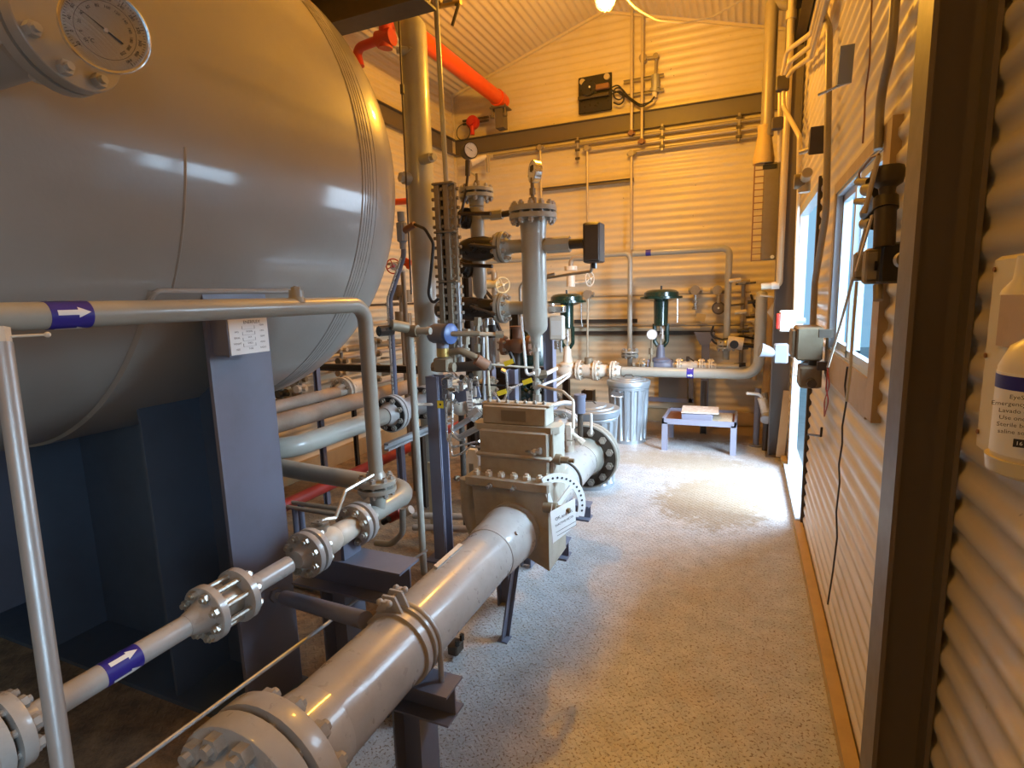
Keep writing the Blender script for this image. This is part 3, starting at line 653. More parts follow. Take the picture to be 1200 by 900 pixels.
stand('slate blue H-section stand under the near half of the big pipe', yc+.02, MZ-MR-.004, .34)
sb = thing('knee_brace', 'small slanted steel angle leg bolted to the floor beside the big pipe', 'brace', P(590, 750, Z=0))
pa = P(590, 748, Z=.005); pb = Vector((MX+.02, pa.y-.05, MZ-MR-.02))
g = G(); g.obox((pa+pb)/2, pb-pa, (0,1,0), (pb-pa).cross(Vector((0,1,0))), (pb-pa).length, .05, .006).obox((pa+pb)/2+Vector((0,.025,0)), pb-pa, (pb-pa).cross(Vector((0,1,0))), (0,1,0), (pb-pa).length, .04, .006); link('angle', g, 'slate', sb)
link('foot_plate', G().box(pa.x-.02, pa.x+.03, pa.y-.03, pa.y+.03, 0, .006), 'slate', sb)
link('cross_bar', G().box(pb.x-.16, pb.x+.02, pb.y-.03, pb.y+.03, pb.z-.005, pb.z+.008), 'slate', sb)
jb = thing('floor_bracket', 'small dark bolted clamp bracket on the floor by the big pipe', 'bracket', P(535, 762, Z=0))
q = P(534, 758, Z=.05); link('block', G().bbox(q, (.05, .07, .05), .006), 'dark', jb); link('bolt_head', G().cyl(q+Vector((.02,-.02,.025)), q+Vector((.02,-.02,.05)), .012, n=6).cyl(q+Vector((.02,.025,.025)), q+Vector((.02,.025,.05)), .012, n=6), 'blackm', jb)
# galvanised tube under the big pipe
ut = thing('drain_tube', 'thin pale tube running under the side of the big pipe', 'tube', (-.9, 1.0, .33))
link('tube', G().tube([P(380, 897, Z=.30), P(452, 822, Z=.30), P(503, 755, Z=.33), P(560, 707, Z=.36)], .011, .05, 10), 'galv', ut)
# ---------------------------------------------------------------- orifice meter (senior fitting)
om = thing('orifice_meter_fitting', 'tan cast orifice fitting with bolted tower, sitting on the big pipe', 'flow meter', (MX, 2.3, MZ))
xa, xb = -1.150, -.775; y0, y1 = 2.17, 2.42
zt = .775; 
g = G(); g.prism([(xa, zt), (xb, zt), (xb, .385), (xb-.03, .40), (MX+.06, .435), (MX-.08, .435), (xa+.02, .52)], (0, y0, 0), (1,0,0), (0,0,1), (0,1,0), y1-y0); link('body', g, 'tan', om)
link('body_flange', G().bbox(((xa+xb)/2-.005, (y0+y1)/2, zt+.002), (xb-xa+.035, y1-y0+.05, .05), .008), 'tan', om)
link('neck_collar', G().lathe((MX, y0-.012, MZ), (0,1,0), [(0, MR+.018), (.03, MR+.022)], 48), 'lite', om)
link('neck_collar', G().lathe((MX, y1-.01, MZ), (0,1,0), [(0, MR+.05), (.1, MR+.012), (.14, MR)], 48), 'lite', om)
xt0, xt1 = xa+.03, xb-.008
g = G(); g.bbox(((xt0+xt1)/2, 2.30, zt+.125), (xt1-xt0, .19, .22), .008); link('lower_tower', g, 'tan', om)
link('tower_ledge', G().bbox(((xt0+xt1)/2, 2.30, zt+.118), (xt1-xt0+.03, .215, .018), .006), 'tan', om)
g = G(); g.prism([(-.5*.42+.03, 0), (.5*.42-.03, 0), (.21, .03), (.21, .10), (.18, .12), (-.18, .12), (-.21, .10), (-.21, .03)], ((xt0+xt1)/2, 2.245, 0), (1,0,0), (0,1,0), (0,0,1), .03)
for v in range(len(g.v)): g.v[v].z += zt+.228; g.v[v].y -= .03
link('top_ledge', g, 'tan', om)
xc_ = (xt0+xt1)/2
g = G(); g.bbox((xc_, 2.28, zt+.300), (.31, .11, .085), .005).bbox((xc_, 2.28, zt+.346), (.335, .075, .014), .004); link('packing_box', g, 'tan', om)
link('name_cast', G().obox((xc_+.0, 2.2238, zt+.300), (1,0,0), (0,0,1), (0,-1,0), .12, .05, .002), 'bronze', om)
lb = link('top_bolts', G(), 'cream', om) if False else None
for i in range(7): bolt_at(om, (xc_-.135+.045*i, 2.262, zt+.352), (0,0,1), .01, .006, 'zinc', True)
for i in range(6): bolt_at(om, (xa+.03+.062*i, y0+.0, zt+.027), (0,0,1), .01, .0105, 'cream', True)
for i in range(5): bolt_at(om, (xb-.008, y0+.03+.045*i, zt+.027), (0,0,1), .01, .010, 'cream', True)
for x in (P(574, 569, Y=y0-.03), P(602, 572, Y=y0-.03)): link('grease_fitting', G().cyl(x, x+Vector((0,.05,0)), .013, n=6).cyl(x+Vector((0,-.03,0)), x, .008, n=10), 'steel', om)
q = P(623, 529, Y=2.19); link('grease_fitting', G().cyl(q, q+Vector((.045, 0, .006)), .011, n=10).cyl(q+Vector((.012,0,0)), q+Vector((.022,0,0)), .016, n=6).cyl(q+Vector((.034,0,.004)), q+Vector((.044,0,.006)), .016, n=6), 'steel', om)
# right-hand end: gear shaft stubs, quadrant with holes
link('side_plate', G().bbox((xb+.004, 2.30, zt+.13), (.02, .16, .24), .004), 'tan', om)
for (px, py) in ((650, 538), (645, 595)):
    q = P(px, py, X=xb+.01); h = link('shaft_stub', G().cyl(q-Vector((.03,0,0)), q+Vector((.03,0,0)), .024, n=20).cyl(q+Vector((.02,0,0)), q+Vector((.065,0,0)), .016, n=6).cyl(q+Vector((.06,0,0)), q+Vector((.09,.0,0)), .010, n=12), 'bronze', om)
g = G(); qc = P(640, 603, X=xb+.02); R1, R0 = .175, .135; vs = []; fs = []; K = 24
QU = Vector((.62, .78, 0)); QN = Vector((.78, -.62, 0)); Q0 = Vector((xb+.012, y0+.03, qc.z-.03))
def qq(a, r, dx): return Q0+QN*dx+QU*math.cos(a)*r+Vector((0, 0, math.sin(a)*r))
for i in range(K+1):
    a = math.radians(-20+130*i/K); vs += [qq(a, R0, 0), qq(a, R1, 0), qq(a, R1, .006), qq(a, R0, .006)]
for i in range(K):
    for j in range(4): fs.append((4*i+j, 4*i+(j+1) % 4, 4*i+4+(j+1) % 4, 4*i+4+j))
g.add(vs, fs)
for a in (-18, 45, 108):
    a = math.radians(a); p0, p1 = qq(a, .0, .003), qq(a, R0+.01, .003); g.obox((p0+p1)/2, p1-p0, QN, (p1-p0).cross(QN), (p1-p0).length, .006, .022)
link('index_quadrant', g, 'labw', om)
g = G()
for i in range(13):
    a = math.radians(-10+110*i/12); q = qq(a, (R0+R1)/2, .0065); g.cyl(q, q+QN*.0012, .0055, n=10)
link('quadrant_holes', g, 'ink', om)
CD = (P(645, 600, X=xb+.03)-CAM).dot(_f)
tg = thing('inactive_meter_tag', 'white handwritten tag hanging on the right end of the orifice meter', 'sign', P(662, 612, D=CD))
cn = [P(a, b, D=CD+d) for a, b, d in ((645, 600, -.02), (674, 584, .05), (675, 616, .05), (648, 637, -.02))]
fc = link('card', G().add([c for c in cn]+[c-Vector((.002,0,0)) for c in cn], [(0,3,2,1), (4,5,6,7), (0,1,5,4), (1,2,6,5), (2,3,7,6), (3,0,4,7)]), 'labw', tg, smooth=False)
uu = (cn[1]-cn[0]).normalized(); vv = (cn[0]-cn[3]).normalized(); nn = uu.cross(vv).normalized(); vv = nn.cross(uu)
cc = (cn[0]+cn[1]+cn[2]+cn[3])/4+nn*.002; hh = (cn[0]-cn[3]).length; wl = (cn[1]-cn[0]).length
g = G(); g.text('OK and Ext', cc+vv*hh*.15+uu*wl*.04, uu, vv, hh*.15).text('INACTIVE METER', cc-vv*hh*.04, uu, vv, hh*.10)
for k in (-.24, -.36): g.obox(cc+vv*hh*k, uu, vv, nn, wl*.8, hh*.012, .0006)
link('lettering', g, 'ink', fc)
g = G(); g.tube([cn[0]+Vector((0,.005,-.01)), P(647, 590, D=CD)], .002, n=6); link('tie', g, 'palew', tg)
# instrument body on left side of the meter (pale blade handle and casting)
g = G(); q = P(553, 548, Y=2.3); g.prism([(-.03,-.09),(.028,-.10),(.034,.05),(.02,.09),(-.018,.09),(-.032,.04)], q, (1,0,0), (0,0,1), (0,1,0), .03)
mo = thing('meter_side_valve', 'pale lever block and cast elbow on the left side of the orifice meter', 'valve', q); link('lever_block', g, 'labw', mo); link('slot', G().obox(q+Vector((-.003,-.002,-.02)), (1,0,0), (0,0,1), (0,1,0), .022, .08, .004), 'graybox', mo)
q2 = P(551, 590, Y=2.3); link('cast_elbow', G().tube([P(547, 560, Y=2.32), P(549, 600, Y=2.32), P(560, 632, Y=2.32)], .036, .05, 16).cyl(P(556, 622, Y=2.3), P(566, 640, Y=2.3), .03, n=6), 'tan', mo)
# rear support of the far spool
ys = P(688, 560, X=MX+.1).y
s2 = thing('pipe_stand', 'dark stand with rod u-bolt holding the far part of the big pipe', 'steel stand', (MX, 2.88, 0))
g = G(); ibeam(g, (MX-.28, 2.88, MZ-MR-.055), (MX+.17, 2.88, MZ-MR-.055), .09, .09, (0,0,1)); link('beam', g, 'slate', s2)
for x in (MX-.22,): g = G(); ibeam(g, (x, 2.88, .01), (x, 2.88, MZ-MR-.1), .07, .08, (1,0,0)); link('post', g, 'slate', s2)
ubolt(s2, 2.88, .007, 'dark', .14)
s3 = thing('pipe_stand', 'low dark steel stand under the orifice meter body', 'steel stand', (MX, 2.32, 0))
g = G(); ibeam(g, (MX-.24, 2.46, .36), (MX+.17, 2.46, .36), .09, .09, (0,0,1)); link('beam', g, 'slate', s3)
for x in (MX-.18,): g = G(); ibeam(g, (x, 2.46, .0), (x, 2.46, .315), .07, .08, (1,0,0)); link('post', g, 'slate', s3)
# thermowell assembly on the far spool
tw = thing('thermowell_valve', 'pale block valve and capped grey well standing on the far end of the big pipe', 'valve', (MX, 2.95, MZ+MR))
b0 = Vector((MX-.02, P(668, 530, X=MX-.02).y, MZ+MR-.01))
link('boss', G().cyl(b0, b0+Vector((0,0,.05)), .028, n=20).cyl(b0+Vector((0,0,.05)), b0+Vector((0,0,.075)), .03, n=6), 'cream', tw)
link('valve_body', G().bbox(b0+Vector((0,0,.13)), (.05, .05, .11), .01).cyl(b0+Vector((0,0,.13)), b0+Vector((.08,-.02,.08)), .014, n=12).cyl(b0+Vector((.06,-.015,.09)), b0+Vector((.09,-.02,.07)), .02, n=6), 'cream', tw)
t0 = Vector((MX+.02, P(680, 500, X=MX+.02).y, MZ+MR+.06))
link('well_tube', G().cyl(t0, t0+Vector((0,0,.2)), .017, n=16), 'dark', tw)
link('well_cap', G().cyl(t0+Vector((0,0,.16)), t0+Vector((0,0,.265)), .034, n=28).cyl(t0+Vector((0,0,.255)), t0+Vector((0,0,.275)), .038, n=28), 'slate', tw)
link('pin', G().cyl(t0+Vector((.07,0,.03)), t0+Vector((.07,0,.16)), .008, n=10), 'labw', tw)
# strut rod from saddle plate to the big pipe
sr = thing('strut_pipe', 'short grey strut pipe with adjusting bolt between saddle plate and big pipe', 'strut', (-1.69, 1.50, .45))
s0 = P(322, 697, X=-1.69); s1 = P(428, 727, X=MX-.10)
d = (s1-s0).normalized(); link('strut', G().cyl(s0+d*.10, s1, .027, n=24), 'slate', sr)
link('bolt_head', G().cyl(s0, s0+d*.03, .028, n=6), 'slate', sr); link('threaded_rod', G().cyl(s0+d*.03, s0+d*.12, .013, n=14), 'galv', sr)
# long tension wire tube in front of the saddle plate
tr = thing('tubing_line', 'thin bare metal tube running low beside the saddle plate', 'tube', (-1.35, 1.0, .4))
link('tube', G().tube([P(60, 960, X=-1.22), P(157, 897, X=-1.22), P(383, 731, X=-1.3), P(446, 680, X=-1.4), P(500, 645, X=-1.5)], .0062, .02, 8), 'galv', tr)
# H-beam pedestal under the ball valve
pd = thing('valve_pedestal', 'slate blue steel beam on two posts under the ball valve of the lower pipe', 'steel stand', (AX, 1.75, 0))
zb = .62
g = G(); q0 = P(388, 668, Z=zb-.07); q1 = P(484, 682, Z=zb-.07); q1 = Vector((-1.13, q0.y+.02, q0.z)); q0 = Vector((-1.66, q1.y, q1.z))
ibeam(g, q0, q1, .14, .13, (0,0,1), .009, .007); link('beam', g, 'slate', pd)
for x, xr in ((-1.46, 0), (-1.18, 0)):
    g = G(); ibeam(g, (x, q1.y, 0), (x, q1.y, zb-.14), .12, .12, (1,0,0), .009, .007); link('post', g, 'slate', pd)
link('shoe', G().box(AX-.008, AX+.008, q1.y-.05, q1.y+.05, zb, AZ-.05), 'slate', pd)
print('pedestal y', q1.y, 'f', f1, f2, f3, f4, 'yc', yc)
# ================================================================= SCRUBBER COLUMN
cc = P(492, 200, D=4.1); CXc, CYc = cc.x, cc.y
sc = thing('scrubber_column', 'tall olive grey vertical pipe column rising behind the vessel end', 'vertical pipe', (CXc, CYc, 0))
ztop = P(486, 22, Y=CYc).z
link('shell', G().lathe((CXc, CYc, .05), (0,0,1), [(0, .10), (ztop-.12, .10), (ztop-.08, .092), (ztop-.05, .07), (ztop-.04, .03)], 40), 'grey', sc)
for (px, py, dx, r) in ((500, 186, (1,-.25,0), .035), (480, 210, (-.5,-1,.1), .045), (478, 60, (-.8,-.6,0), .03)):
    q = P(px, py, Y=CYc-.08); d = Vector(dx).normalized(); link('coupling', G().cyl(q-d*.05, q+d*.05, r, n=20).cyl(q+d*.05, q+d*.08, r*.8, n=6), 'grey', sc)
q = P(464, 24, Y=CYc-.05); link('elbow', G().tube([P(478, 14, Y=CYc), q, P(470, 42, Y=CYc-.06), P(482, 60, Y=CYc-.08)], .024, .04, 12), 'grey', sc)
tvv = thing('instrument_valve_cluster', 'brass and grey valve cluster on top of the tall vertical pipe', 'valve', P(500, 8, Y=CYc-.1))
yv = CYc-.13
link('manifold', G().tube([P(468, 14, Y=yv), P(495, 11, Y=yv), P(540, 2, Y=yv)], .018, .02, 12), 'brass', tvv)
for px, py, r in ((476, 14, .022), (497, 9, .028), (512, 6, .03), (526, 4, .024)):
    q = P(px, py, Y=yv); link('fitting', G().cyl(q-Vector((.035,0,-.008)), q+Vector((.035,0,.008)), r, n=6), 'bronze' if px != 476 else 'brass', tvv)
q = P(534, 5, Y=yv); link('lever', G().tube([q, q+Vector((.03,-.02,-.02)), P(530, 30, Y=yv-.03)], .011, .01, 8), 'dark', tvv)
handwheel(tvv, P(478, 3, Y=yv-.02), (.2,-1,.2), .05, 'steel')
# thin rod with turnbuckle, conduit beside the column
x = thing('hanger_rod', 'thin dark rod with small coupling hanging in front of the tall vertical pipe', 'rod', P(481, 340, Y=CYc-.25))
a_, b_ = P(466, -10, Y=CYc-.25), P(482, 345, Y=CYc-.25); link('rod', G().cyl(a_, b_, .0065, n=10), 'dark', x); q = a_.lerp(b_, .29); link('coupling', G().cyl(q, q+Vector((0,0,-.06)), .014, n=10), 'dark', x)
x = thing('vertical_conduit', 'slim olive conduit dropping from the valve cluster to the level gauge', 'conduit', P(523, 213, Y=3.25))
link('conduit', G().cyl(P(510, -10, Y=3.25), P(523, 216, Y=3.25), .016, n=14), 'grey', x)
# ================================================================= REFLEX LEVEL GAUGE
lg = thing('reflex_level_gauge', 'tall bolted brown level gauge standing in front of the tall vertical pipe', 'level gauge', P(525, 430, Y=3.2))
gy = 3.2; zt_ = P(524, 215, Y=gy).z; zb_ = P(528, 432, Y=gy).z
gx = P(525, 320, Y=gy).x
secs = [zt_, P(524, 272, Y=gy).z, P(525, 330, Y=gy).z, zb_]
for k in range(3):
    z1, z0 = secs[k]-.006, secs[k+1]+.006
    for dx in (-.045, .018): link('cover', G().bbox((gx+dx, gy, (z0+z1)/2), (.040, .05, z1-z0), .005), 'bronze', lg)
    link('glass_slot', G().box(gx-.026, gx, gy+.0, gy+.02, z0, z1), 'blackm', lg)
    link('side_bar', G().bbox((gx+.062, gy+.015, (z0+z1)/2), (.03, .03, z1-z0), .004), 'galv' if k == 2 else 'bronze', lg)
    nb = int((z1-z0)/.052)
    gg = G()
    for i in range(nb):
        z = z0+(i+.5)*(z1-z0)/nb
        gg.cyl((gx-.085, gy-.01, z), (gx-.064, gy-.01, z), .012, n=6).cyl((gx-.012, gy-.022, z), (gx-.012, gy+.0, z), .012, n=6).cyl((gx+.05, gy-.02, z), (gx+.05, gy-.0, z), .012, n=6).cyl((gx+.076, gy+.02, z), (gx+.094, gy+.02, z), .012, n=6)
    o = link('cover_bolts', gg, 'zinc' if k == 2 else 'bronze', lg); o['kind'] = 'stuff'
for z in secs: link('end_clamp', G().bbox((gx, gy, z), (.15, .065, .014), .003), 'bronze', lg)
# ================================================================= LEVEL BRIDLES (two flanged standpipes)
def bridle(lab, top, y, r, R, t, zt, zb, n, nm='level_bridle'):
    x = top.x; b = thing(nm, lab, 'vertical vessel', (x, y, zb))
    link('chamber', G().lathe((x, y, zb), (0,0,1), [(-.10, r*.30), (-.09, r*.36), (-.02, r*.40), (.0, r*.55), (.03, r*.92), (.06, r), (zt-zb-.1, r)], 36), 'grey', b)
    flange_pair(b, (x, y, zt), (0,0,1), r, R, t, n, rb=R*.075, mat='grey', bm='bolt', gap=.014, necks=(1, 0), br=R*.83, hub=1.12)
    return b
y1_ = 3.56; top1 = P(624.5, 250, Y=y1_)
b1 = bridle('grey flanged standpipe with digital gauge on top, nearest the aisle', top1, y1_, .084, .160, .034, top1.z, P(628, 392, Y=y1_).z, 12)
x1 = top1.x
y2_ = 3.77; top2 = P(558, 227, Y=y2_)
b2 = bridle('smaller grey flanged standpipe behind the brown level gauge', top2, y2_, .053, .127, .026, top2.z, P(563, 348, Y=y2_).z, 8)
x2 = top2.x
# lower leg of the first
zl = P(628, 400, Y=y1_).z; zc2 = P(630, 496, Y=y1_).z
link('drain_leg', G().cyl((x1, y1_, zl+.03), (x1, y1_, zc2), .020, n=16), 'grey', b1)
for py in (403, 432, 447, 462): q = Vector((x1, y1_, P(629, py, Y=y1_).z)); link('union', G().cyl(q, q+Vector((0,0,-.05)), .032, n=8), 'zinc', b1)
# side branches with flanges toward the dark valves
def branch(root, p0, p1, r, mat='grey'): link('branch', G().cyl(p0, p1, r, n=20), mat, root)
for py, lab, dk in ((289, 'upper', 'dark'), (361, 'lower', 'green')):
    z = P(600, py, Y=y1_).z; xf = P(590, py, Y=y1_).x
    branch(b1, (x1, y1_, z), (xf, y1_, z), .045)
    flange_pair(b1, (xf-.01, y1_, z), (1,0,0), .042, .105, .024, 8, rb=.010, mat='grey', bm='zinc', gap=.008, br=.080)
    v = thing('isolation_valve', f'dark {"brown" if dk=="dark" else "olive"} cast valve on the {lab} branch between the two standpipes', 'valve', (xf-.16, y1_, z))
    xl = P(513 if dk == 'green' else 540, py, Y=y1_).x
    link('body', G().lathe((xl, y1_, z), (1,0,0), [(0, .055), (.03, .07), (.08, .082), ((xf-xl)*.55, .086), ((xf-xl)*.75, .07), (xf-xl-.05, .06)], 24), 'blackm', v)
    link('bonnet', G().cyl((xf-.19, y1_, z), (xf-.19, y1_-.12, z+.01), .03, n=8), 'blackm', v)
    link('lever', G().tube([(xf-.19, y1_-.12, z+.01), (xf-.19, y1_-.13, z+.02), (xf-.0, y1_-.13, z-.01 if dk == 'dark' else z-.04)], .011, .01, 8), 'dark', v)
# small branch 250 from standpipe 2 to standpipe 1
z = P(590, 251, Y=y2_).z
link('branch', G().cyl((x2, y2_, z), (P(575, 254, Y=y2_).x, y2_, z), .026, n=16).cyl((P(575, 254, Y=y2_).x, y2_, z), (P(589, 254, Y=y2_).x, y2_, z), .036, n=8), 'grey', b2)
link('nipple', G().cyl((P(589, 254, Y=y2_).x, y2_, z), (x1+.02, y1_+.1, z), .022, n=14), 'dark', b2)
# round black ball valves on standpipe 2
for py in (256, 314):
    q = P(546, py, Y=y2_-.02)
    v = thing('bridle_valve', f'black round valve with bar handle at the {"top" if py==256 else "bottom"} of the smaller standpipe', 'valve', q)
    link('body', G().ball(q, .075, 1.05).cyl(q-Vector((0,.09,0)), q+Vector((0,.0,0)), .045, n=8), 'blackm', v)
    link('stub', G().cyl(q, (x2, y2_, q.z), .035, n=16), 'grey', v)
    e = P(575 if py == 256 else 577, py-6 if py == 256 else py-2, Y=y2_-.14); link('handle', G().tube([q+Vector((0,-.1,.02)), e], .014, n=8), 'dark', v)
# coupling and dark level switch box right of standpipe 1
z = P(655, 287, Y=y1_).z
link('coupling', G().cyl((x1, y1_, z), (P(641, 287, Y=y1_).x, y1_, z), .042, n=20).cyl((P(641, 287, Y=y1_).x, y1_, z), (P(668, 287, Y=y1_).x, y1_, z), .052, n=8), 'grey', b1)
ls = thing('level_switch', 'dark brown square level switch box right of the taller standpipe', 'instrument', (P(697, 285, Y=y1_).x, y1_, z))
link('nipple', G().cyl((P(668, 287, Y=y1_).x, y1_, z), (P(684, 287, Y=y1_).x, y1_, z), .033, n=14), 'dark', ls)
c = P(696, 285, Y=y1_-.0); link('housing', G().bbox(c, (.11, .14, .25), .008), 'dark', ls); link('cover', G().bbox(c+Vector((.005,-.075,0)), (.09, .014, .225), .004), 'dark', ls); link('gland', G().cyl(c-Vector((0,0,.125)), c-Vector((0,0,.16)), .018, n=8), 'blackm', ls)
# cap gauges
dg = thing('digital_pressure_gauge', 'round steel digital gauge on top of the taller flanged standpipe', 'pressure gauge', (x1, y1_, top1.z+.05))
gz = P(624, 201, Y=y1_); link('stem', G().cyl((x1, y1_, top1.z+.03), (x1, y1_, top1.z+.10), .026, n=16).cyl((x1, y1_, top1.z+.1), (x1, y1_, gz.z-.04), .013, n=10).cyl((x1-.0, y1_, top1.z+.12), (x1, y1_, top1.z+.16), .022, n=6), 'bronze', dg)
fd = Vector((-.75, -.65, .05)); dial(dg, Vector((x1, y1_, gz.z)), fd, .072, .05, ticks=False); q = Vector((x1, y1_, gz.z))+fd.normalized()*.003; link('display', G().obox(q+Vector((0,0,.02)), orth(fd)[0], orth(fd)[1], fd, .05, .035, .006), 'black', dg)
t2 = thing('pressure_gauge', 'round olive gauge with glass face above the smaller standpipe', 'pressure gauge', P(548, 190, Y=y2_))
dial(t2, P(552, 176, Y=y2_-.1), (.8,-.6,0), .055, .07, case='dark'); link('snubber', G().cyl(P(548, 188, Y=y2_-.1), P(548, 206, Y=y2_-.1), .018, n=8).tube([P(548, 206, Y=y2_-.1), P(546, 225, Y=y2_-.12), P(538, 262, Y=y2_-.12)], .010, .05, 8), 'dark', t2)
v = thing('vent_valve', 'small needle valve on the blind flange of the smaller standpipe', 'valve', (x2+.02, y2_, top2.z+.03)); link('body', G().cyl((x2+.01, y2_, top2.z+.03), (x2+.01, y2_, top2.z+.09), .02, n=8).cyl((x2+.01, y2_, top2.z+.09), (x2+.01, y2_, top2.z+.14), .010, n=8), 'bronze', v); link('handle', G().tube([(x2+.01, y2_, top2.z+.12), (x2-.05, y2_-.03, top2.z+.17)], .006, n=6), 'steel', v)
# ================================================================= POST WITH TRANSMITTER
dp = P(518, 655, Z=0); px_, py_ = dp.x, 2.80
post = thing('instrument_post', 'slate blue steel channel post with yellow sticker carrying the transmitter', 'steel post', (px_, py_, 0))
g = G(); channel(g, (px_-.03, py_, 0), (px_-.03, py_, P(505, 440, Y=py_).z), .09, .08, (0,1,0), (1,0,0), .009, .008); g.box(px_-.031, px_+.045, py_-.051, py_-.045, .01, P(505, 440, Y=py_).z); link('channel', g, 'slate', post)
link('base_plate', G().box(px_-.08, px_+.09, py_-.09, py_+.09, 0, .012), 'slate', post)
q = P(516, 474, Y=py_-.052); st = link('sticker', G().obox(q, (1,0,0), (0,0,1), (0,-1,0), .042, .045, .001), 'yellow', post); link('mark', G().cyl(q, q+Vector((0,-.001,0)), .007, n=10), 'ink', st)
sp = thing('conduit_standpipe', 'slim brown vertical pipe with elbow standing left of the slate blue post', 'pipe', (-1.711, 2.583, 0))
zt = P(481, 388, Y=2.583).z; link('pipe', G().tube([(-1.711, 2.583, 0), (-1.711, 2.583, zt), (-1.58, 2.583, zt)], .020, .03, 14), 'grey', sp)
link('elbow_body', G().cyl((-1.73, 2.583, zt), (-1.66, 2.583, zt), .034, n=12).cyl((-1.711, 2.56, zt+.02), (-1.76, 2.48, zt+.04), .03, n=12), 'bronze', sp)
link('valve_bonnet', G().cyl((-1.77, 2.50, zt+.01), (-1.80, 2.42, zt+.01), .028, n=8), 'blackm', sp)
link('brace', G().tube([P(488, 474, Y=2.583), P(506, 474, Y=2.75)], .009, n=8), 'brownp', sp)
tm = thing('pressure_transmitter', 'dark blue pressure transmitter with lighter blue cap on top of the slate post', 'transmitter', P(518, 392, Y=2.7))
h = P(518, 391, Y=2.7); a = Vector((1, -.25, 0)).normalized()
link('housing', G().cyl(h-a*.055, h+a*.05, .056, n=28).cyl(h-a*.075, h-a*.055, .05, n=28).cyl(h-Vector((0,0,.05)), h-Vector((0,0,.085)), .035, n=20), 'slate', tm)
link('end_cap', G().lathe(h+a*.05, a, [(0, .058), (.02, .058), (.026, .05)], 28), 'blue', tm)
link('collar', G().cyl(h-Vector((0,0,.08)), h-Vector((0,0,.13)), .035, n=20), 'brass', tm)
link('sensor_block', G().bbox(h-Vector((0,0,.175)), (.09, .08, .08), .008).cyl(h+Vector((-.07,0,-.19)), h+Vector((.07,0,-.19)), .028, n=8), 'bronze', tm)
link('inlet', G().cyl(P(498, 388, Y=2.68), h-a*.05, .020, n=14).cyl(P(500, 388, Y=2.68), P(507, 388, Y=2.69), .028, n=6), 'cream', tm)
link('outlet', G().cyl(h+a*.07, P(562, 391, Y=2.75), .014, n=12).cyl(P(545, 390, Y=2.74), P(550, 390, Y=2.74), .024, n=6), 'bronze', tm)
# armoured hose and flexible conduit beside it
fx = thing('flexible_conduit', 'thick ribbed flexible conduit bending right from under the blue transmitter', 'conduit', P(545, 418, Y=2.75))
link('hose', G().tube([P(522, 414, Y=2.72), P(540, 411, Y=2.72), P(556, 418, Y=2.74), P(566, 426, Y=2.76)], .020, .04, 14), 'bronze', fx)
link('gland', G().cyl(P(558, 421, Y=2.74), P(571, 429, Y=2.78), .032, n=16), 'rust', fx)
dpipe = thing('dark_pipe', 'dark horizontal pipe under the ribbed flexible conduit', 'pipe', P(550, 430, Y=2.9)); link('pipe', G().cyl(P(525, 431, Y=2.9), P(574, 428, Y=2.9), .030, n=20), 'dark', dpipe)
# ================================================================= MANIFOLDS, TUBES, CLUSTER
mf = thing('valve_manifold', 'stainless three valve manifold with small tee handles hanging below the transmitter', 'valve', P(527, 460, Y=2.68))
c = P(524, 455, Y=2.68); link('block', G().bbox(c, (.05, .05, .12), .006), 'steel', mf)
for i, (px, py) in enumerate(((522, 440), (524, 456), (525, 470))):
    q = P(px, py, Y=2.66); link('stem', G().cyl(q, q+Vector((.06,-.01,0)), .008, n=8).cyl(q+Vector((.02,0,0)), q+Vector((.035,0,0)), .014, n=6), 'bronze' if i == 1 else 'steel', mf); link('tee_handle', G().tube([q+Vector((.06,-.03,.02)), q+Vector((.06,.02,-.02))], .004, n=6), 'steel', mf)
mf2 = thing('valve_manifold', 'stainless valve block with black knobs beside the hanging white tag', 'valve', P(548, 450, Y=2.8))
for px, py in ((540, 448), (551, 446), (556, 455)): q = P(px, py, Y=2.8); link('body', G().cyl(q, q+Vector((0,0,-.05)), .014, n=8).cyl(q+Vector((0,0,.0)), q+Vector((.02,-.03,.03)), .008, n=8), 'steel', mf2); link('knob', G().cyl(q+Vector((.02,-.03,.03)), q+Vector((.03,-.04,.04)), .014, n=12), 'blackm', mf2)
link('bracket', G().obox(P(545, 463, Y=2.84), (1,0,.25), (0,1,0), (-.25,0,1), .20, .01, .07), 'slate', mf2)
tgw = thing('hanging_tag', 'long white paper inspection tag hanging among the stainless tubes', 'tag', P(551, 470, Y=2.75))
c = P(551, 475, Y=2.75); fc = link('card', G().obox(c, (1,0,0), (-.05,0,1), (0,-1,0), .038, .165, .0015), 'labw', tgw)
g = G()
for k in range(7): g.obox(c+Vector((0,-.002,.05-.017*k)), (1,0,0), (0,0,1), (0,-1,0), .018+.008*(k % 3), .003, .0005)
link('print', g, 'ink', fc)
def tubing(lab, pts, r=.0062, mat='steel', bend=.03, name='instrument_tube', cat='tube', fit=None):
    t = thing(name, lab, cat, pts[0]); link('tube', G().tube(pts, r, bend, 8), mat, t)
    if fit: 
        for i in fit: q = Vector(pts[i]); d = (Vector(pts[i-1] if i else pts[1])-q).normalized(); link('fitting', G().cyl(q, q+d*r*4, r*2.0, n=6), 'bronze' if mat not in ('steel', 'galv', 'labw') else 'steel', t)
    return t
A_ = lambda px, py, y: P(px, py, Y=y)
tubing('stainless tube looping down the front of the slate post', [A_(522, 462, 2.66), A_(524, 515, 2.66), A_(531, 524, 2.64), A_(562, 517, 2.5)], fit=(0,))
tubing('second stainless tube dropping right of the first and turning to the meter', [A_(530, 462, 2.66), A_(530, 508, 2.62), A_(537, 516, 2.6), A_(545, 515, 2.6)], fit=(0,))
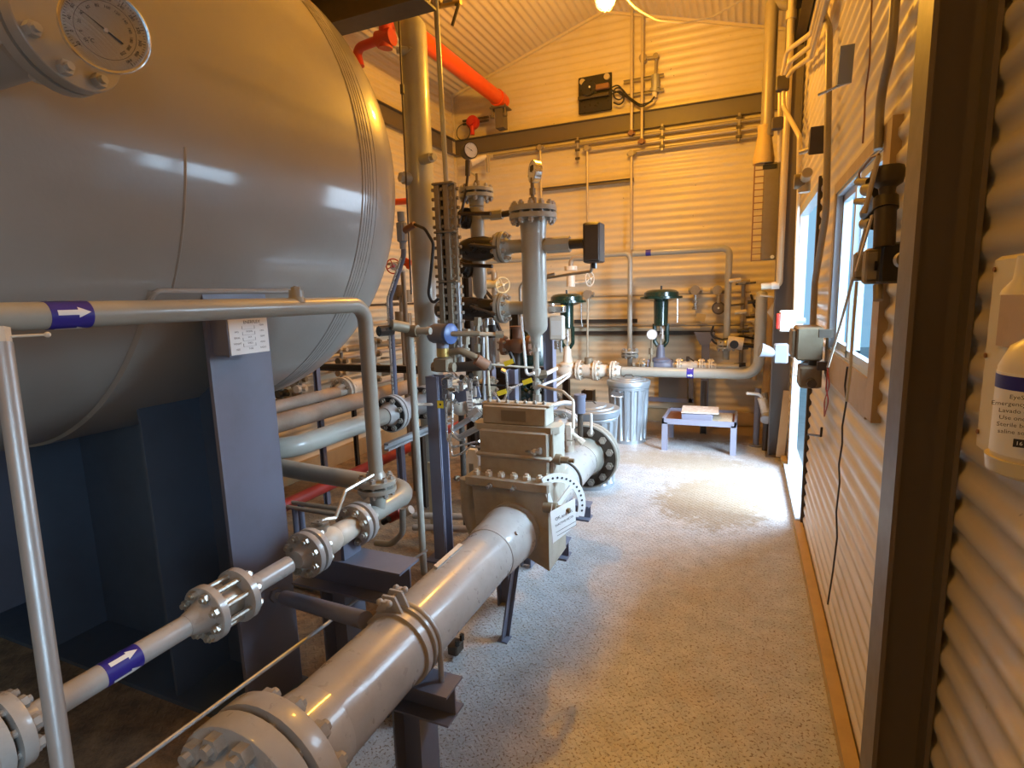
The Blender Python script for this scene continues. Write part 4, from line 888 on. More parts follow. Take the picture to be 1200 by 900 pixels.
tubing('stainless tube turning under the looping pair at the slate post', [A_(528, 510, 2.64), A_(529, 535, 2.62), A_(540, 532, 2.56), A_(552, 523, 2.4), A_(620, 529, 2.2)], fit=())
tubing('thick pale pipe sloping from the white tag down to the left', [A_(560, 482, 2.72), A_(551, 490, 2.7), A_(530, 504, 2.7)], r=.017, mat='galv', name='small_pipe', cat='pipe', fit=(1,))
tubing('bright bent pipe sloping up toward the tan orifice tower', [A_(530, 508, 2.68), A_(538, 513, 2.66), A_(568, 497, 2.6)], r=.017, mat='galv', name='small_pipe', cat='pipe')
tubing('dusty brass line running right from the white tag to the tower top', [A_(556, 486, 2.75), A_(575, 487, 2.72), A_(612, 492, 2.66)], r=.010, mat='bronze', name='small_pipe', cat='pipe', fit=(1,))
tubing('copper tube running level to the thin drain leg', [A_(574, 427, 3.0), A_(625, 431, 3.4)], mat='bronze', r=.007)
tubing('stainless tube shaped like a bow between the two lilac posts', [A_(588, 433, 2.9), A_(593, 436, 2.9), A_(595, 458, 2.9), A_(590, 472, 2.9), A_(556, 474, 2.9)], r=.007, fit=(0,))
tubing('stainless tube sloping up to the yellow tag by the drain leg', [A_(595, 456, 2.9), A_(622, 446, 3.3)], r=.007, fit=(0, 1))
tubing('white tube dropping from the flange of the lower branch', [A_(611, 371, 3.5), A_(617, 440, 3.5), A_(626, 437, 3.5)], r=.011, mat='labw')
tubing('pale tube arching from the drain leg down to the thermowell valve', [A_(631, 452, 3.4), A_(660, 459, 3.1), A_(672, 470, 2.95), A_(672, 502, 2.9)], r=.009, mat='palew')
tubing('large pale tube curving behind the tan tower to the right', [A_(617, 492, 3.2), A_(634, 478, 3.3), A_(660, 472, 3.5), A_(672, 473, 3.6)], r=.018, mat='galv')
tubing('bent tube beside the standpipe rising from the dark conduit', [A_(650, 321, 3.9), A_(614, 329, 3.9), A_(609, 337, 3.9), A_(610, 372, 3.9)], r=.011, mat='condg')
tubing('dark conduit sweeping left from under the level switch box', [A_(694, 305, 3.56), A_(693, 318, 3.6), A_(670, 321, 3.8), A_(640, 326, 4.0)], r=.010, mat='condg')
tubing('black cable between the two lilac posts', [A_(555, 450, 3.2), A_(590, 452, 3.2), A_(612, 451, 3.2)], r=.006, mat='black')
tubing('white line crossing from drain leg toward the aisle valve body', [A_(628, 455, 3.5), A_(636, 451, 3.5), A_(655, 444, 3.6), A_(668, 437, 3.7)], r=.009, mat='labw', fit=(0,))
tubing('thick cream line from drain leg union to globe valve', [A_(628, 440, 3.56), A_(640, 438, 3.6), A_(652, 432, 3.8)], r=.016, mat='cream', fit=(0, 1))
# white finned heater with a small regulator
fh = thing('finned_panel_heater', 'pale ribbed metal heater panel below the dark olive valve', 'heater', P(567, 420, Y=4.3))
g = G(); q0, q1 = P(553, 372, Y=4.3), P(582, 425, Y=4.3)
for i in range(7): xx = q0.x+(q1.x-q0.x)*i/6; g.bbox((xx, 4.3, (q0.z+q1.z)/2), (.024, .09, q0.z-q1.z), .006)
g.box(q0.x, q1.x, 4.31, 4.33, q1.z+.02, q0.z-.02); link('fins', g, 'galv', fh)
rg = thing('filter_regulator', 'black and chrome filter regulator in front of the ribbed heater panel', 'regulator', P(578, 385, Y=3.9))
q = P(577, 388, Y=3.9); link('body', G().cyl(q+Vector((0,0,.05)), q-Vector((0,0,.05)), .035, n=20), 'blackm', rg); link('cap', G().cyl(q+Vector((0,0,.05)), q+Vector((0,0,.10)), .025, n=16), 'steel', rg)
rg2 = thing('pilot_regulator', 'small stainless pilot regulator beneath the dark olive valve body', 'regulator', P(571, 380, Y=4.0)); q = P(570, 378, Y=4.0); link('body', G().cyl(q+Vector((0,0,.06)), q-Vector((0,0,.06)), .022, n=16), 'steel', rg2); link('bowl', G().ball(q-Vector((0,0,.06)), .025), 'steel', rg2)
# lilac posts between
def hpost(lab, px, pyt, pyb, y, w=.07, mat='lilac', zb=0, name='steel_post', group=None):
    b = P(px, pyb, Y=y); t = P(px, pyt, Y=y); g = G(); ibeam(g, (b.x, y, zb), (b.x, y, t.z), w, w, (1,0,0), .007, .006); o = link(name, g, mat, root=(b.x, y, zb)); g2 = G().box(b.x-w*.7, b.x+w*.7, y-w*.7, y+w*.7, zb, zb+.008); return tag(o, lab, 'steel post', group)
hpost('lilac steel post left, directly behind the tan meter tower', 576, 433, 488, 3.75)
hpost('lilac steel post right, behind the tan meter tower', 602, 433, 488, 3.85)
hpost('tall pale lilac post rising right of the thin drain leg', 646, 372, 510, 3.85, .075)
hpost('dark steel post beside the dark green regulator drum', 607, 368, 480, 4.3, .08, 'dark')
hpost('dark steel post left of the black diagonal brace', 551, 320, 420, 4.0, .06, 'dark')
db = thing('diagonal_brace', 'black diagonal steel brace dropping right below the smaller standpipe', 'brace', P(602, 426, Y=3.95)); link('bar', G().tube([P(562, 333, Y=3.95), P(604, 428, Y=3.95)], .016, n=6), 'blackm', db)
db = thing('diagonal_brace', 'upper black diagonal brace under the dark valve of the smaller standpipe', 'brace', P(585, 352, Y=4.05)); link('bar', G().tube([P(553, 322, Y=4.05), P(596, 372, Y=4.05)], .014, n=6), 'dark', db)
cb = thing('cross_beam', 'dark steel cross beam behind the stainless tubing at knee height', 'steel beam', P(590, 430, Y=3.4)); g = G(); ibeam(g, P(575, 437, Y=3.95), P(640, 437, Y=3.95), .10, .08, (0,0,1)); link('beam', g, 'dark', cb)
for i, (px, py, lab) in enumerate(((596, 425, 'yellow tag on the cross beam, topmost of the yellow tags'), (588, 460, 'yellow tag hanging between the lilac posts'), (618, 447, 'yellow tag right beside the thin drain leg'))):
    o = link('yellow_tag', G().obox(P(px, py, Y=2.88), (1, 0, .35), (-.35, 0, 1), (0,-1,0), .06, .028, .002), 'yellow', root=P(px, py, Y=2.88)); tag(o, lab, 'tag')
# green regulator drum behind the standpipe
gr = thing('green_regulator', 'dark green regulator drum with bolted base behind the taller standpipe', 'regulator', P(622, 480, Y=4.3))
q = P(622, 425, Y=4.3); link('drum', G().lathe(Vector((q.x, 4.3, P(622, 478, Y=4.3).z)), (0,0,1), [(0, .13), (.05, .13), (.08, .10), (.3, .10), (.33, .14), (.62, .14), (.68, .10)], 36), 'green', gr)
fb = link('base_flange', G().lathe(Vector((q.x, 4.3, P(622, 486, Y=4.3).z)), (0,0,1), [(0, .18), (.04, .18)], 36), 'green', gr); bolts(fb, (q.x, 4.3, P(622, 483, Y=4.3).z), (0,0,1), .155, 12, .05, .009, 'zinc')
# document holder (white paper) right of standpipe
pc = thing('positioner_box', 'white faced instrument box with clear window right of the taller standpipe', 'instrument', P(652, 380, Y=3.7))
q = P(653, 384, Y=3.7); link('housing', G().bbox(q, (.10, .06, .17), .008), 'white', pc); link('window', G().obox(q+Vector((0,-.032,0)), (1,0,0), (0,0,1), (0,-1,0), .07, .10, .003), 'labw', pc)
link('bracket', G().bbox(q+Vector((0,.0,.13)), (.12, .06, .05), .006).cyl(q+Vector((-.04,0,.10)), q+Vector((-.04,0,.17)), .02, n=10), 'steel', pc)
link('gauge_ports', G().cyl(q+Vector((0,-.02,-.09)), q+Vector((0,-.02,-.15)), .018, n=10).cyl(q+Vector((.03,-.02,-.09)), q+Vector((.03,-.02,-.17)), .010, n=8), 'steel', pc)
# ================================================================= CONTROL VALVES (green actuators)
def control_valve(lab, px, pyt, y, body_z, bodymat, scale=1., gauge=False):
    t = P(px, pyt, Y=y); x = t.x; z = t.z; cv_ = thing('control_valve', lab, 'control valve', (x, y, body_z))
    s = scale
    link('diaphragm_casing', G().lathe((x, y, z), (0,0,-1), [(0, .10*s), (.012, .16*s), (.035, .190*s), (.075, .195*s), (.08, .235*s), (.105, .235*s), (.11, .18*s), (.13, .12*s), (.14, .07*s)], 36), 'green', cv_)
    link('top_stem', G().cyl((x, y, z), (x, y, z+.04), .012, n=10), 'blackm', cv_)
    link('spring_barrel', G().lathe((x, y, z-.11), (0,0,-1), [(0, .085*s), (.04, .083*s), (.28*s, .078*s), (.30*s, .085*s)], 28), 'green', cv_)
    zy = z-.11-.30*s; g = G()
    for sx in (-1, 1): g.tube([(x+sx*.07*s, y, zy+.02), (x+sx*.07*s, y, zy-.18*s), (x+sx*.03*s, y, zy-.24*s)], .024*s, .03, 8)
    link('yoke', g, 'green', cv_); link('stem', G().cyl((x, y, zy), (x, y, zy-.24*s), .010, n=10).cyl((x, y, zy-.09), (x, y, zy-.13), .025, n=6), 'steel', cv_)
    link('scale_plate', G().box(x+.02, x+.035, y-.05, y-.045, zy-.15, zy-.03), 'labw', cv_)
    zb = zy-.24*s
    link('bonnet', G().lathe((x, y, body_z), (0,0,1), [(.0, .075), (.04, .085), (.05, .11*s), (.075, .11*s), (.08, .055), (max(.1, zb-body_z+.02), .04)], 28), bodymat, cv_)
    link('body', G().lathe((x-.14, y, body_z), (1,0,0), [(0, .07), (.02, .065), (.07, .095), (.14, .11), (.21, .095), (.26, .065), (.28, .07)], 28), bodymat, cv_)
    link('air_tube', G().tube([(x+.11*s, y, z-.09), (x+.18*s, y, z-.09), (x+.18*s, y, z-.30), (x+.18, y, z-.38)], .007, .03, 8), 'steel', cv_)
    return cv_, x, z
YM = 6.35
zl1 = P(680, 434, Y=6.1).z
cv1, xv1, zv1 = control_valve('dark green diaphragm control valve on the cream globe body, left of the pair', 664, 344, 6.1, zl1, 'cream', .95)
zl2 = P(775, 427, Y=6.6).z
cv2, xv2, zv2 = control_valve('dark green diaphragm control valve with a small dial gauge, right of the pair', 775, 339, 6.5, zl2, 'slate', 1.0)
gg = thing('pressure_gauge', 'small white faced dial gauge on a stem left of the right green actuator', 'pressure gauge', P(764, 420, Y=6.3)); q = P(764, 392, Y=6.3); dial(gg, q, (.1,-1,.1), .058, .03, case='galv'); link('stem', G().cyl(q-Vector((0,0,.05)), P(763, 434, Y=6.3), .012, n=10).cyl(P(763, 408, Y=6.3), P(763, 415, Y=6.3), .026, n=8).cyl(P(763, 424, Y=6.3), P(763, 434, Y=6.3), .028, n=8), 'bronze', gg)
# cream flanged line from globe valve to manifold pipe
ln = thing('cream_valve_line', 'cream flanged check valves in line left of the grey manifold pipe', 'valve', (xv1+.2, 6.1, zl1))
xs = [P(px, 435, Y=6.1).x for px in (652, 682, 700, 718)]
link('spool', G().lathe((xs[1], 6.1, zl1), (1,0,0), [(0, .07), (.08, .09), (.16, .10), (.22, .075), (.3, .07), (xs[3]-xs[1], .07)], 28), 'cream', ln)
for k, px in enumerate((679, 699, 719)):
    flange_pair(ln, (P(px, 435, Y=6.1).x, 6.1, zl1), (1,0,0), .055, .115, .022, 8, rb=.011, mat='cream', bm='zinc', gap=.008, br=.09)
link('bonnet', G().cyl((xs[2]-.1, 6.1, zl1), (xs[2]-.1, 6.1, zl1+.15), .05, n=12), 'bronze', ln)
# ================================================================= MANIFOLD PIPES AT THE BACK
mp = thing('manifold_pipe', 'grey manifold pipe running level then turning up in the back right corner', 'pipe', P(737, 440, Y=6.1))
a_ = P(729, 439, Y=6.1); b_ = P(888, 441, Y=6.2); zM = zl1
link('pipe', G().tube([(a_.x, 6.1, zM), (P(889, 440, Y=6.1).x, 6.1, zM), (P(889, 440, Y=6.1).x, 6.1, P(891, 348, Y=6.1).z)], .055, .16, 24), 'grey', mp)
xr = P(889, 440, Y=6.1).x; zt = P(891, 348, Y=6.1).z
link('cap', G().lathe((xr, 6.1, zt), (0,0,1), [(0, .056), (.04, .05), (.06, .03), (.062, .012), (.12, .010)], 24), 'grey', mp)
link('support_leg', G().cyl((xr+.0, 6.1, zM-.14), (xr, 6.1, 0), .030, n=16).cyl((xr, 6.1, .012), (xr, 6.1, 0), .07, n=20), 'slate', mp)
sticker(mp, (P(809, 440, Y=6.1).x, 6.1, zM), (1,0,0), .055, .07, math.radians(20))
def riser(lab, px, pyb, pyt, y, r, path_extra, fl=True):
    b = P(px, pyb, Y=y); t = thing('riser_pipe', lab, 'pipe', b); pts = [b]+path_extra; link('pipe', G().tube(pts, r, .07, 18), 'grey', t)
    if fl: flange_pair(t, b, (0,0,1), r, .105, .026, 8, rb=.010, mat='grey', bm='bolt', gap=.014, br=.084, hub=1.6); link('drop', G().cyl(b-Vector((0,0,.02)), b-Vector((0,0,.16)), r, n=18), 'grey', t)
    return t
yR = 6.68
xx = P(738, 420, Y=yR).x; zz = P(740, 297, Y=yR).z
riser('grey riser at the wall turning left at chest height, left of the two', 738, 414, 0, yR, .029, [Vector((xx, yR, zz)), Vector((P(560, 305, Y=yR).x, yR, zz))])
xx2 = P(851, 415, Y=yR).x; zz2 = P(850, 291, Y=yR).z
riser('grey riser near the corner turning left at chest height, right of the two', 851, 405, 0, yR, .036, [Vector((xx2, yR, zz2)), Vector((xx+.03, yR, zz2))])
for px, lab in ((757, 'small blue and white flow band on the right hand wall pipe'),): 
    o = link('flow_band', G().lathe((P(px, 295, Y=yR).x, yR, zz2), (1,0,0), [(0, .037), (.06, .037)], 20), 'navylab', root=(P(px, 295, Y=yR).x, yR, zz2)); tag(o, lab, 'sticker')
# second line behind with small flanged valves either side of actuator 2
l2 = thing('back_valve_line', 'small flanged line with cream valve behind the grey manifold pipe', 'pipe', (xv2, 6.5, zl2))
link('pipe', G().cyl((P(742, 428, Y=6.5).x, 6.5, zl2), (P(866, 428, Y=6.5).x, 6.5, zl2), .035, n=18), 'grey', l2)
for px in (752, 796, 822, 833): flange_pair(l2, (P(px, 427, Y=6.5).x, 6.5, zl2), (1,0,0), .035, .085, .018, 8, rb=.008, mat='cream' if px > 790 else 'grey', bm='zinc', gap=.006, br=.066, individual=False)
link('ball_body', G().lathe((P(799, 427, Y=6.5).x, 6.5, zl2), (1,0,0), [(0, .05), (.05, .055), (.12, .065), (.18, .055), (.22, .05)], 20), 'cream', l2)
link('lever', G().cyl((P(806, 427, Y=6.5).x, 6.5, zl2+.04), (P(806, 427, Y=6.5).x, 6.5, zl2+.11), .02, n=8).tube([(P(806, 427, Y=6.5).x, 6.45, zl2+.11), (P(814, 427, Y=6.5).x, 6.4, zl2+.07)], .009, n=6), 'dark', l2)
# ---------------------------------------------------------------- dark skid steel and small gear filling the middle
sk = thing('skid_plate', 'dark steel skid bulkhead behind the lilac posts and stainless tubes', 'panel', P(590, 460, Y=4.7))
q0, q1 = P(545, 440, Y=4.7), P(632, 500, Y=4.7); g = G(); g.bbox(((q0.x+q1.x)/2, 4.7, q0.z/2), (q1.x-q0.x, .05, q0.z), .01)
for k in range(4): g.bbox((q0.x+(q1.x-q0.x)*(k+.5)/4, 4.66, q0.z/2), (.04, .06, q0.z), .006)
link('sheet', g, 'dark', sk)
for i, (px, py, y, m, lab) in enumerate(((612, 462, 4.0, 'green', 'dark green round valve body left of the thin drain leg'), (636, 470, 4.1, 'blackm', 'black round valve body right of the thin drain leg'), (560, 452, 3.6, 'bronze', 'bronze cast valve body behind the white paper tag'), (540, 476, 3.2, 'cream', 'dusty pale valve body behind the stainless tubes'), (606, 405, 3.9, 'rust', 'rust brown round fitting beside the dark green drum'))):
    q = P(px, py, Y=y); t = thing('round_valve', lab, 'valve', q); link('body', G().ball(q, .07, .9).cyl(q-Vector((.10,0,0)), q+Vector((.10,0,0)), .045, n=14), m, t)
    fl_ = link('flange', G().cyl(q-Vector((.12,0,0)), q-Vector((.095,0,0)), .075, n=24).cyl(q+Vector((.095,0,0)), q+Vector((.12,0,0)), .075, n=24), m, t)
    bolts(fl_, q-Vector((.108,0,0)), (1,0,0), .06, 6, .026, .008, 'zinc'); bolts(fl_, q+Vector((.108,0,0)), (1,0,0), .06, 6, .026, .008, 'zinc')
    link('bonnet', G().cyl(q, q+Vector((0,0,.13)), .035, n=12).cyl(q+Vector((0,0,.13)), q+Vector((0,0,.15)), .055, n=16), m, t); link('support_pipe', G().cyl((q.x, q.y, 0), q, .02, n=10), 'dark', t)
for lab, pts, r, m in (
    ('thin bare tube rising left of the lilac posts from the meter tower', [A_(568, 487, 3.2), A_(566, 395, 3.2)], .010, 'galv'),
    ('vertical thin rod right of the finned heater panel', [A_(574, 470, 3.1), A_(569, 384, 3.1)], .009, 'conduit'),
    ('stainless tube with hook above the hanging white tag', [A_(552, 462, 2.72), A_(552, 448, 2.72), A_(559, 438, 2.72), A_(560, 452, 2.74)], .005, 'steel'),
    ('stainless tube looping behind the transmitter block', [A_(530, 432, 2.8), A_(537, 444, 2.75), A_(546, 440, 2.8), A_(550, 458, 2.8)], .005, 'steel'),
    ('crossed thin rod sloping down between the lilac posts', [A_(578, 460, 3.4), A_(592, 478, 3.4)], .007, 'galv'),
    ('second crossed thin rod sloping behind the yellow tag', [A_(578, 482, 3.5), A_(604, 452, 3.5)], .006, 'galv'),
    ('pale conduit crossing level behind the blue transmitter outlet', [A_(545, 391, 2.9), A_(590, 392, 3.0)], .012, 'conduit'),
    ('short dark tube hanging from the blue transmitter outlet', [A_(546, 393, 2.9), A_(546, 418, 2.9)], .013, 'condg'),
    ('short brown tube beside the ribbed conduit rising to the heater', [A_(560, 372, 3.2), A_(560, 412, 3.2)], .013, 'condg'),
    ('thin tube running along the foot of the instrument post toward the meter', [A_(534, 560, 2.75), A_(560, 566, 2.6), A_(566, 600, 2.5)], .008, 'condg'),
    ('white small bore line from the globe valve down to the drain leg', [A_(668, 440, 5.6), A_(652, 452, 4.6), A_(640, 457, 4.0)], .010, 'labw')):
    tubing(lab, pts, r=r, mat=m, fit=(0, len(pts)-1))
# ================================================================= BACK WALL FITTINGS
YW = 6.98
def conduit(lab, pts, r=.016, mat='conduit', bend=.06, name='conduit', boxes=(), group=None):
    t = thing(name, lab, 'conduit', pts[0], group); link('tube', G().tube(pts, r, bend, 10), mat, t)
    for (p, s, m) in boxes: p = Vector(p); link('junction_box', G().cyl(p+Vector((0,.03,0)), p-Vector((0,.035,0)), s, n=16).cyl(p-Vector((s*1.5,0,0)), p+Vector((s*1.5,0,0)), s*.55, n=10), m, t)
    return t
W_ = lambda px, py, y=YW: P(px, py, Y=y)
def hline(px0, px1, pyr, pxr, y=YW): z = P(pxr, pyr, Y=y).z; return [Vector((P(px0, pyr, Y=y).x, y, z)), Vector((P(px1, pyr, Y=y).x, y, z))]
for (x0, x1, py, pr0, r, lab, mat) in (
    (577, 899, 138, 899, .022, 'uppermost of three long conduits across the back wall below the channel rail', 'condg'),
    (690, 899, 148, 899, .018, 'middle of three long conduits across the back wall below the channel rail', 'conduit'),
    (742, 899, 158, 899, .022, 'lowest of three long conduits across the back wall below the channel rail', 'condg')):
    conduit(lab, hline(x0, x1, py, pr0), r, mat)
for (px, py0, py1, lab, r, bx) in (
    (633, 173, 300, 'vertical conduit dropping behind the digital gauge on the back wall', .014, .035),
    (688, 174, 300, 'vertical conduit dropping to behind the level switch box', .014, .035),
    (740, 180, 292, 'vertical conduit dropping to the left wall riser', .016, .035)):
    x = P(px, py0, Y=YW-.04).x; z0, z1 = P(px, py0, Y=YW-.04).z, P(px, py1, Y=YW-.04).z
    conduit(lab, [Vector((x, YW-.04, z0)), Vector((x, YW-.04, z1))], r, 'conduit', boxes=[((x, YW-.04, z0), bx, 'condg')])
for (px, pxt, py0, py1, lab) in ((740, 745, 156, -8, 'left of two vertical conduits rising beside the black louvre to the roof'), (752, 755, 166, -8, 'right of two vertical conduits rising beside the black louvre to the roof')):
    x = P(px, py0, Y=YW-.06).x; z0 = P(px, py0, Y=YW-.06).z
    conduit(lab, [Vector((x, YW-.06, z0)), Vector((x, YW-.06, roofz(x)-.02))], .018, 'conduit', boxes=[((x, YW-.06, z0), .03, 'rust')])
def strut(lab, px0, px1, py, pr0, h=.04, mat='colm', y=7.0, dark=True, name='strut_channel'):
    z = P(pr0, py, Y=y).z; x0, x1 = P(px0, py, Y=y).x, P(px1, py, Y=y).x; g = G(); channel(g, (x0, y, z), (x1, y, z), h, .03, (0,0,1), (0,-1,0), .005, .005)
    o = link(name, g, mat, root=(x0, y, z)); return tag(o, lab, 'strut')
strut('short brown strut channel across the wall behind the digital gauge', 636, 743, 211, 740)
strut('dark strut channel low on the wall behind the left green actuator', 673, 747, 376, 740, .05, 'dark')
strut('dark strut channel below it reaching to the forked bracket', 673, 838, 390, 800, .05, 'dark')
strut('upper small strut across the conduits right of the black louvre', 731, 778, 90, 770, .035, 'condg', 6.99)
strut('lower small strut across the conduits right of the black louvre', 731, 778, 107, 770, .035, 'condg', 6.99)
for px, py, lab in ((677, 176, 'left upright clamp strip on the long wall conduits'), (776, 161, 'middle upright clamp strip on the long wall conduits'), (866, 149, 'right upright clamp strip on the long wall conduits')):
    q = P(px, py, Y=6.955); c = thing('conduit_clamp', lab, 'clamp', q); link('strip', G().bbox(q, (.028, .02, .30), .004), 'condg', c)
    for dz in (-.1, 0, .1): link('saddle', G().bbox(q+Vector((0, -.012, dz)), (.06, .014, .03), .003), 'dark', c)
# sensor assembly right of the louvre
sa = thing('wall_instrument', 'small junction boxes and clear sensor on struts right of the black louvre', 'instrument', W_(768, 90))
for px, py, s in ((754, 69, .045), (769, 67, .032)): q = W_(px, py); link('junction_box', G().cyl(q+Vector((0,.02,0)), q-Vector((0,.05,0)), s, n=16), 'condg', sa)
link('link_pipe', G().cyl(W_(754, 69), W_(769, 67), .018, n=12).cyl(W_(769, 67), W_(768, 88), .016, n=12), 'condg', sa)
link('sensor_body', G().cyl(W_(768, 88), W_(768, 104), .048, n=20).cyl(W_(768, 104), W_(767, 108), .06, n=20), 'galv', sa); link('sensor_nose', G().cyl(W_(767, 108), W_(767, 115), .03, n=14), 'cream', sa)
lv = thing('wall_louvre', 'black square louvre with motor mounted high on the back gable wall', 'louvre', W_(698, 110))
c = P(697.5, 110, Y=6.985); link('plate', G().bbox(c, (.41, .03, .42), .006), 'blackm', lv)
for dx, dz in ((-.15, .15), (.15, .16)): link('corner_boss', G().cyl(c+Vector((dx, -.015, dz)), c+Vector((dx, -.04, dz)), .035, n=16), 'conduit', lv)
link('motor', G().cyl(c+Vector((-.06, -.02, .05)), c+Vector((-.06, -.11, .05)), .09, n=24), 'blackm', lv); link('shaft_tip', G().cyl(c+Vector((-.04, -.11, .05)), c+Vector((-.04, -.12, .05)), .012, n=12), 'labw', lv)
link('crossbar', G().bbox(c+Vector((-.01, -.05, -.04)), (.38, .03, .04), .004), 'dark', lv); link('actuator', G().bbox(c+Vector((.1, -.06, .045)), (.17, .06, .06), .006), 'rust', lv)
lc = thing('louvre_cables', 'coiled black cables hanging between the louvre and the clear sensor', 'cable', W_(725, 110, 6.9))
g = G()
for (pts) in (((716, 103), (724, 99), (732, 108), (728, 118), (719, 115), (719, 104), (727, 102), (737, 114), (750, 123), (762, 120), (767, 113)), ((716, 106), (724, 108), (733, 114), (727, 124), (719, 120)), ((717, 110), (726, 106), (738, 117), (752, 126), (765, 118))):
    g = G().tube([P(px, py, Y=6.9) for px, py in pts], .009, .08, 8); link('cable', g, 'black', lc)
# left part of the back wall: sprinkler pipe, red valve, gauges
of = thing('orange_header_pipe', 'large orange pipe sloping in view along the left roof edge to the back wall', 'pipe', P(586, 130, Y=6.8))
o1 = P(585, 122, Y=6.78); oz, ox = o1.z+.06, o1.x
link('pipe', G().cyl((ox, .5, oz), (ox, 6.88, oz), .085, n=32), 'orange', of)
link('end_coupling', G().cyl((ox, 6.70, oz), (ox, 6.82, oz), .10, n=32).cyl((ox, 6.84, oz), (ox, 6.90, oz), .092, n=32), 'orange', of)
st = thing('pipe_bracket', 'beige bracket on the channel rail holding the end of the orange pipe', 'bracket', (ox, 6.8, oz-.3)); link('stem', G().box(ox-.055, ox+.055, 6.76, 6.9, 3.74, oz-.11), 'colm', st); link('top_plate', G().box(ox-.11, ox+.11, 6.72, 6.92, oz-.115, oz-.098), 'colm', st)
for s in (-1, 1): link('clamp_bolt', G().cyl((ox+s*.09, 6.75, oz-.23), (ox+s*.09, 6.75, oz-.08), .012, n=8).cyl((ox+s*.09, 6.75, oz-.22), (ox+s*.09, 6.75, oz-.19), .03, n=8), 'colm', st)
rb = thing('red_branch_pipe', 'dark red elbow branch with tee hanging from the orange header pipe', 'pipe', P(440, 50, Y=4.2))
yb_ = P(452, 40, X=ox).y; link('elbow', G().tube([P(422, 78, Y=yb_), P(417, 57, Y=yb_), P(446, 46, Y=yb_)], .040, .10, 16), 'red', rb)
link('tee_body', G().cyl(P(443, 47, Y=yb_), P(460, 43, Y=yb_), .07, n=20).cyl(P(452, 24, Y=yb_), P(452, 57, Y=yb_), .06, n=16), 'red', rb)
rv = thing('red_wall_valve', 'small red round valve on a dark strut in the back left corner', 'valve', P(553, 144, Y=6.95)); q = P(553, 143, Y=6.9); link('disc', G().cyl(q+Vector((0,.06,0)), q, .085, n=24).cyl(q, q-Vector((0,.04,0)), .04, n=16), 'redb', rv); link('neck', G().cyl(q-Vector((0,0,.05)), q-Vector((0,0,.16)), .03, n=12), 'redb', rv); link('strut', G().box(q.x-.17, q.x+.21, 6.96, 6.985, q.z-.0, q.z+.025).box(q.x-.17, q.x+.21, 6.96, 6.985, q.z+.04, q.z+.065), 'dark', rv)
lp = thing('wire_loop', 'thin dark wire loop hanging under the small red wall valve', 'wire', P(543, 156, Y=6.8)); link('wire', G().torus(P(543, 155, Y=6.85), (0,1,0), .10, .006, 28, 6), 'black', lp)
wp = thing('wall_siren', 'beige cone device and small dark tube at the left end of the wall conduits', 'instrument', P(560, 190, Y=6.8)); link('cone', G().cyl(P(552, 190, Y=6.8), P(570, 183, Y=6.9), .06, .03, 18), 'cream', wp); link('tube', G().cyl(P(571, 182, Y=6.9), P(572, 202, Y=6.9), .022, n=12), 'condg', wp)
# brass gate valve with yellow handwheel
gvv = thing('gate_valve', 'cream gate valve with pale yellow handwheel behind the smaller standpipe', 'valve', P(583, 340, Y=5.6)); ya = 5.6
link('pipe', G().tube([P(572, 318, Y=ya), P(579, 317, Y=ya), P(580, 350, Y=ya)], .035, .05, 14), 'condg', gvv); q = P(578, 333, Y=ya); link('body', G().cyl(q-Vector((.08,0,0)), q+Vector((.06,0,0)), .05, n=10), 'ivory', gvv); link('stem', G().cyl(q, P(589, 334, Y=ya), .014, n=8), 'ivory', gvv); handwheel(gvv, P(589, 334, Y=ya), (.8,-.6,0), .085, 'ivory')
gv2 = thing('gate_valve', 'lower cream valve body with frame under the pale yellow handwheel', 'valve', P(578, 358, Y=ya)); link('body', G().bbox(P(575, 356, Y=ya), (.2, .08, .10), .01).cyl(P(565, 350, Y=ya), P(565, 362, Y=ya), .03, n=8), 'ivory', gv2)
# small relief valve below the level switch
rl = thing('relief_line', 'capped elbow drop and globe valve between the level switch and left green actuator', 'valve', P(669, 320, Y=6.3)); ya = 6.3
link('elbow', G().tube([P(690, 303, Y=ya), P(669, 303, Y=ya), P(669, 314, Y=ya)], .028, .05, 14), 'condg', rl); link('union', G().cyl(P(669, 312, Y=ya), P(669, 317, Y=ya), .075, n=20).cyl(P(669, 323, Y=ya), P(669, 336, Y=ya), .05, n=20), 'cream', rl)
link('spindle', G().cyl(P(672, 332, Y=ya), P(690, 330, Y=ya), .014, n=8), 'cream', rl); handwheel(rl, P(691, 327, Y=ya), (1,-.4,0), .08, 'cream')
# horizontal thin pipes low on the wall and hanging boxes
conduit('thin dark conduit level with the green actuator tops across the back wall', hline(690, 880, 344, 812), .012, 'condg')
conduit('thin rusty pipe low across the back wall behind both green actuators', hline(640, 890, 381, 800), .016, 'condg')
for i, (px, lab) in enumerate(((815, 'round junction box with drop fitting, left of the pair on the back wall'), (841, 'round junction box above the dark dial, right of the pair on the back wall'), (689, 'round junction box on the wall right of the left green actuator'))):
    q = P(px, 340 if px > 700 else 345, Y=6.93); t = thing('junction_box', lab, 'junction box', q); link('box', G().cyl(q+Vector((0,.04,0)), q-Vector((0,.05,0)), .055, n=20).cyl(q-Vector((.08,0,0)), q+Vector((.08,0,0)), .028, n=10), 'condg', t)
    if px == 815: link('drop_fitting', G().cyl(q-Vector((0,0,.04)), q-Vector((0,0,.22)), .022, n=10).cyl(q-Vector((0,0,.12)), q-Vector((0,0,.15)), .034, n=8).cyl(q-Vector((0,0,.19)), q-Vector((0,0,.23)), .036, n=8), 'steel', t)
    if px == 689: link('drop_conduit', G().cyl(q-Vector((0,0,.04)), P(688, 436, Y=6.93), .013, n=10), 'conduit', t)
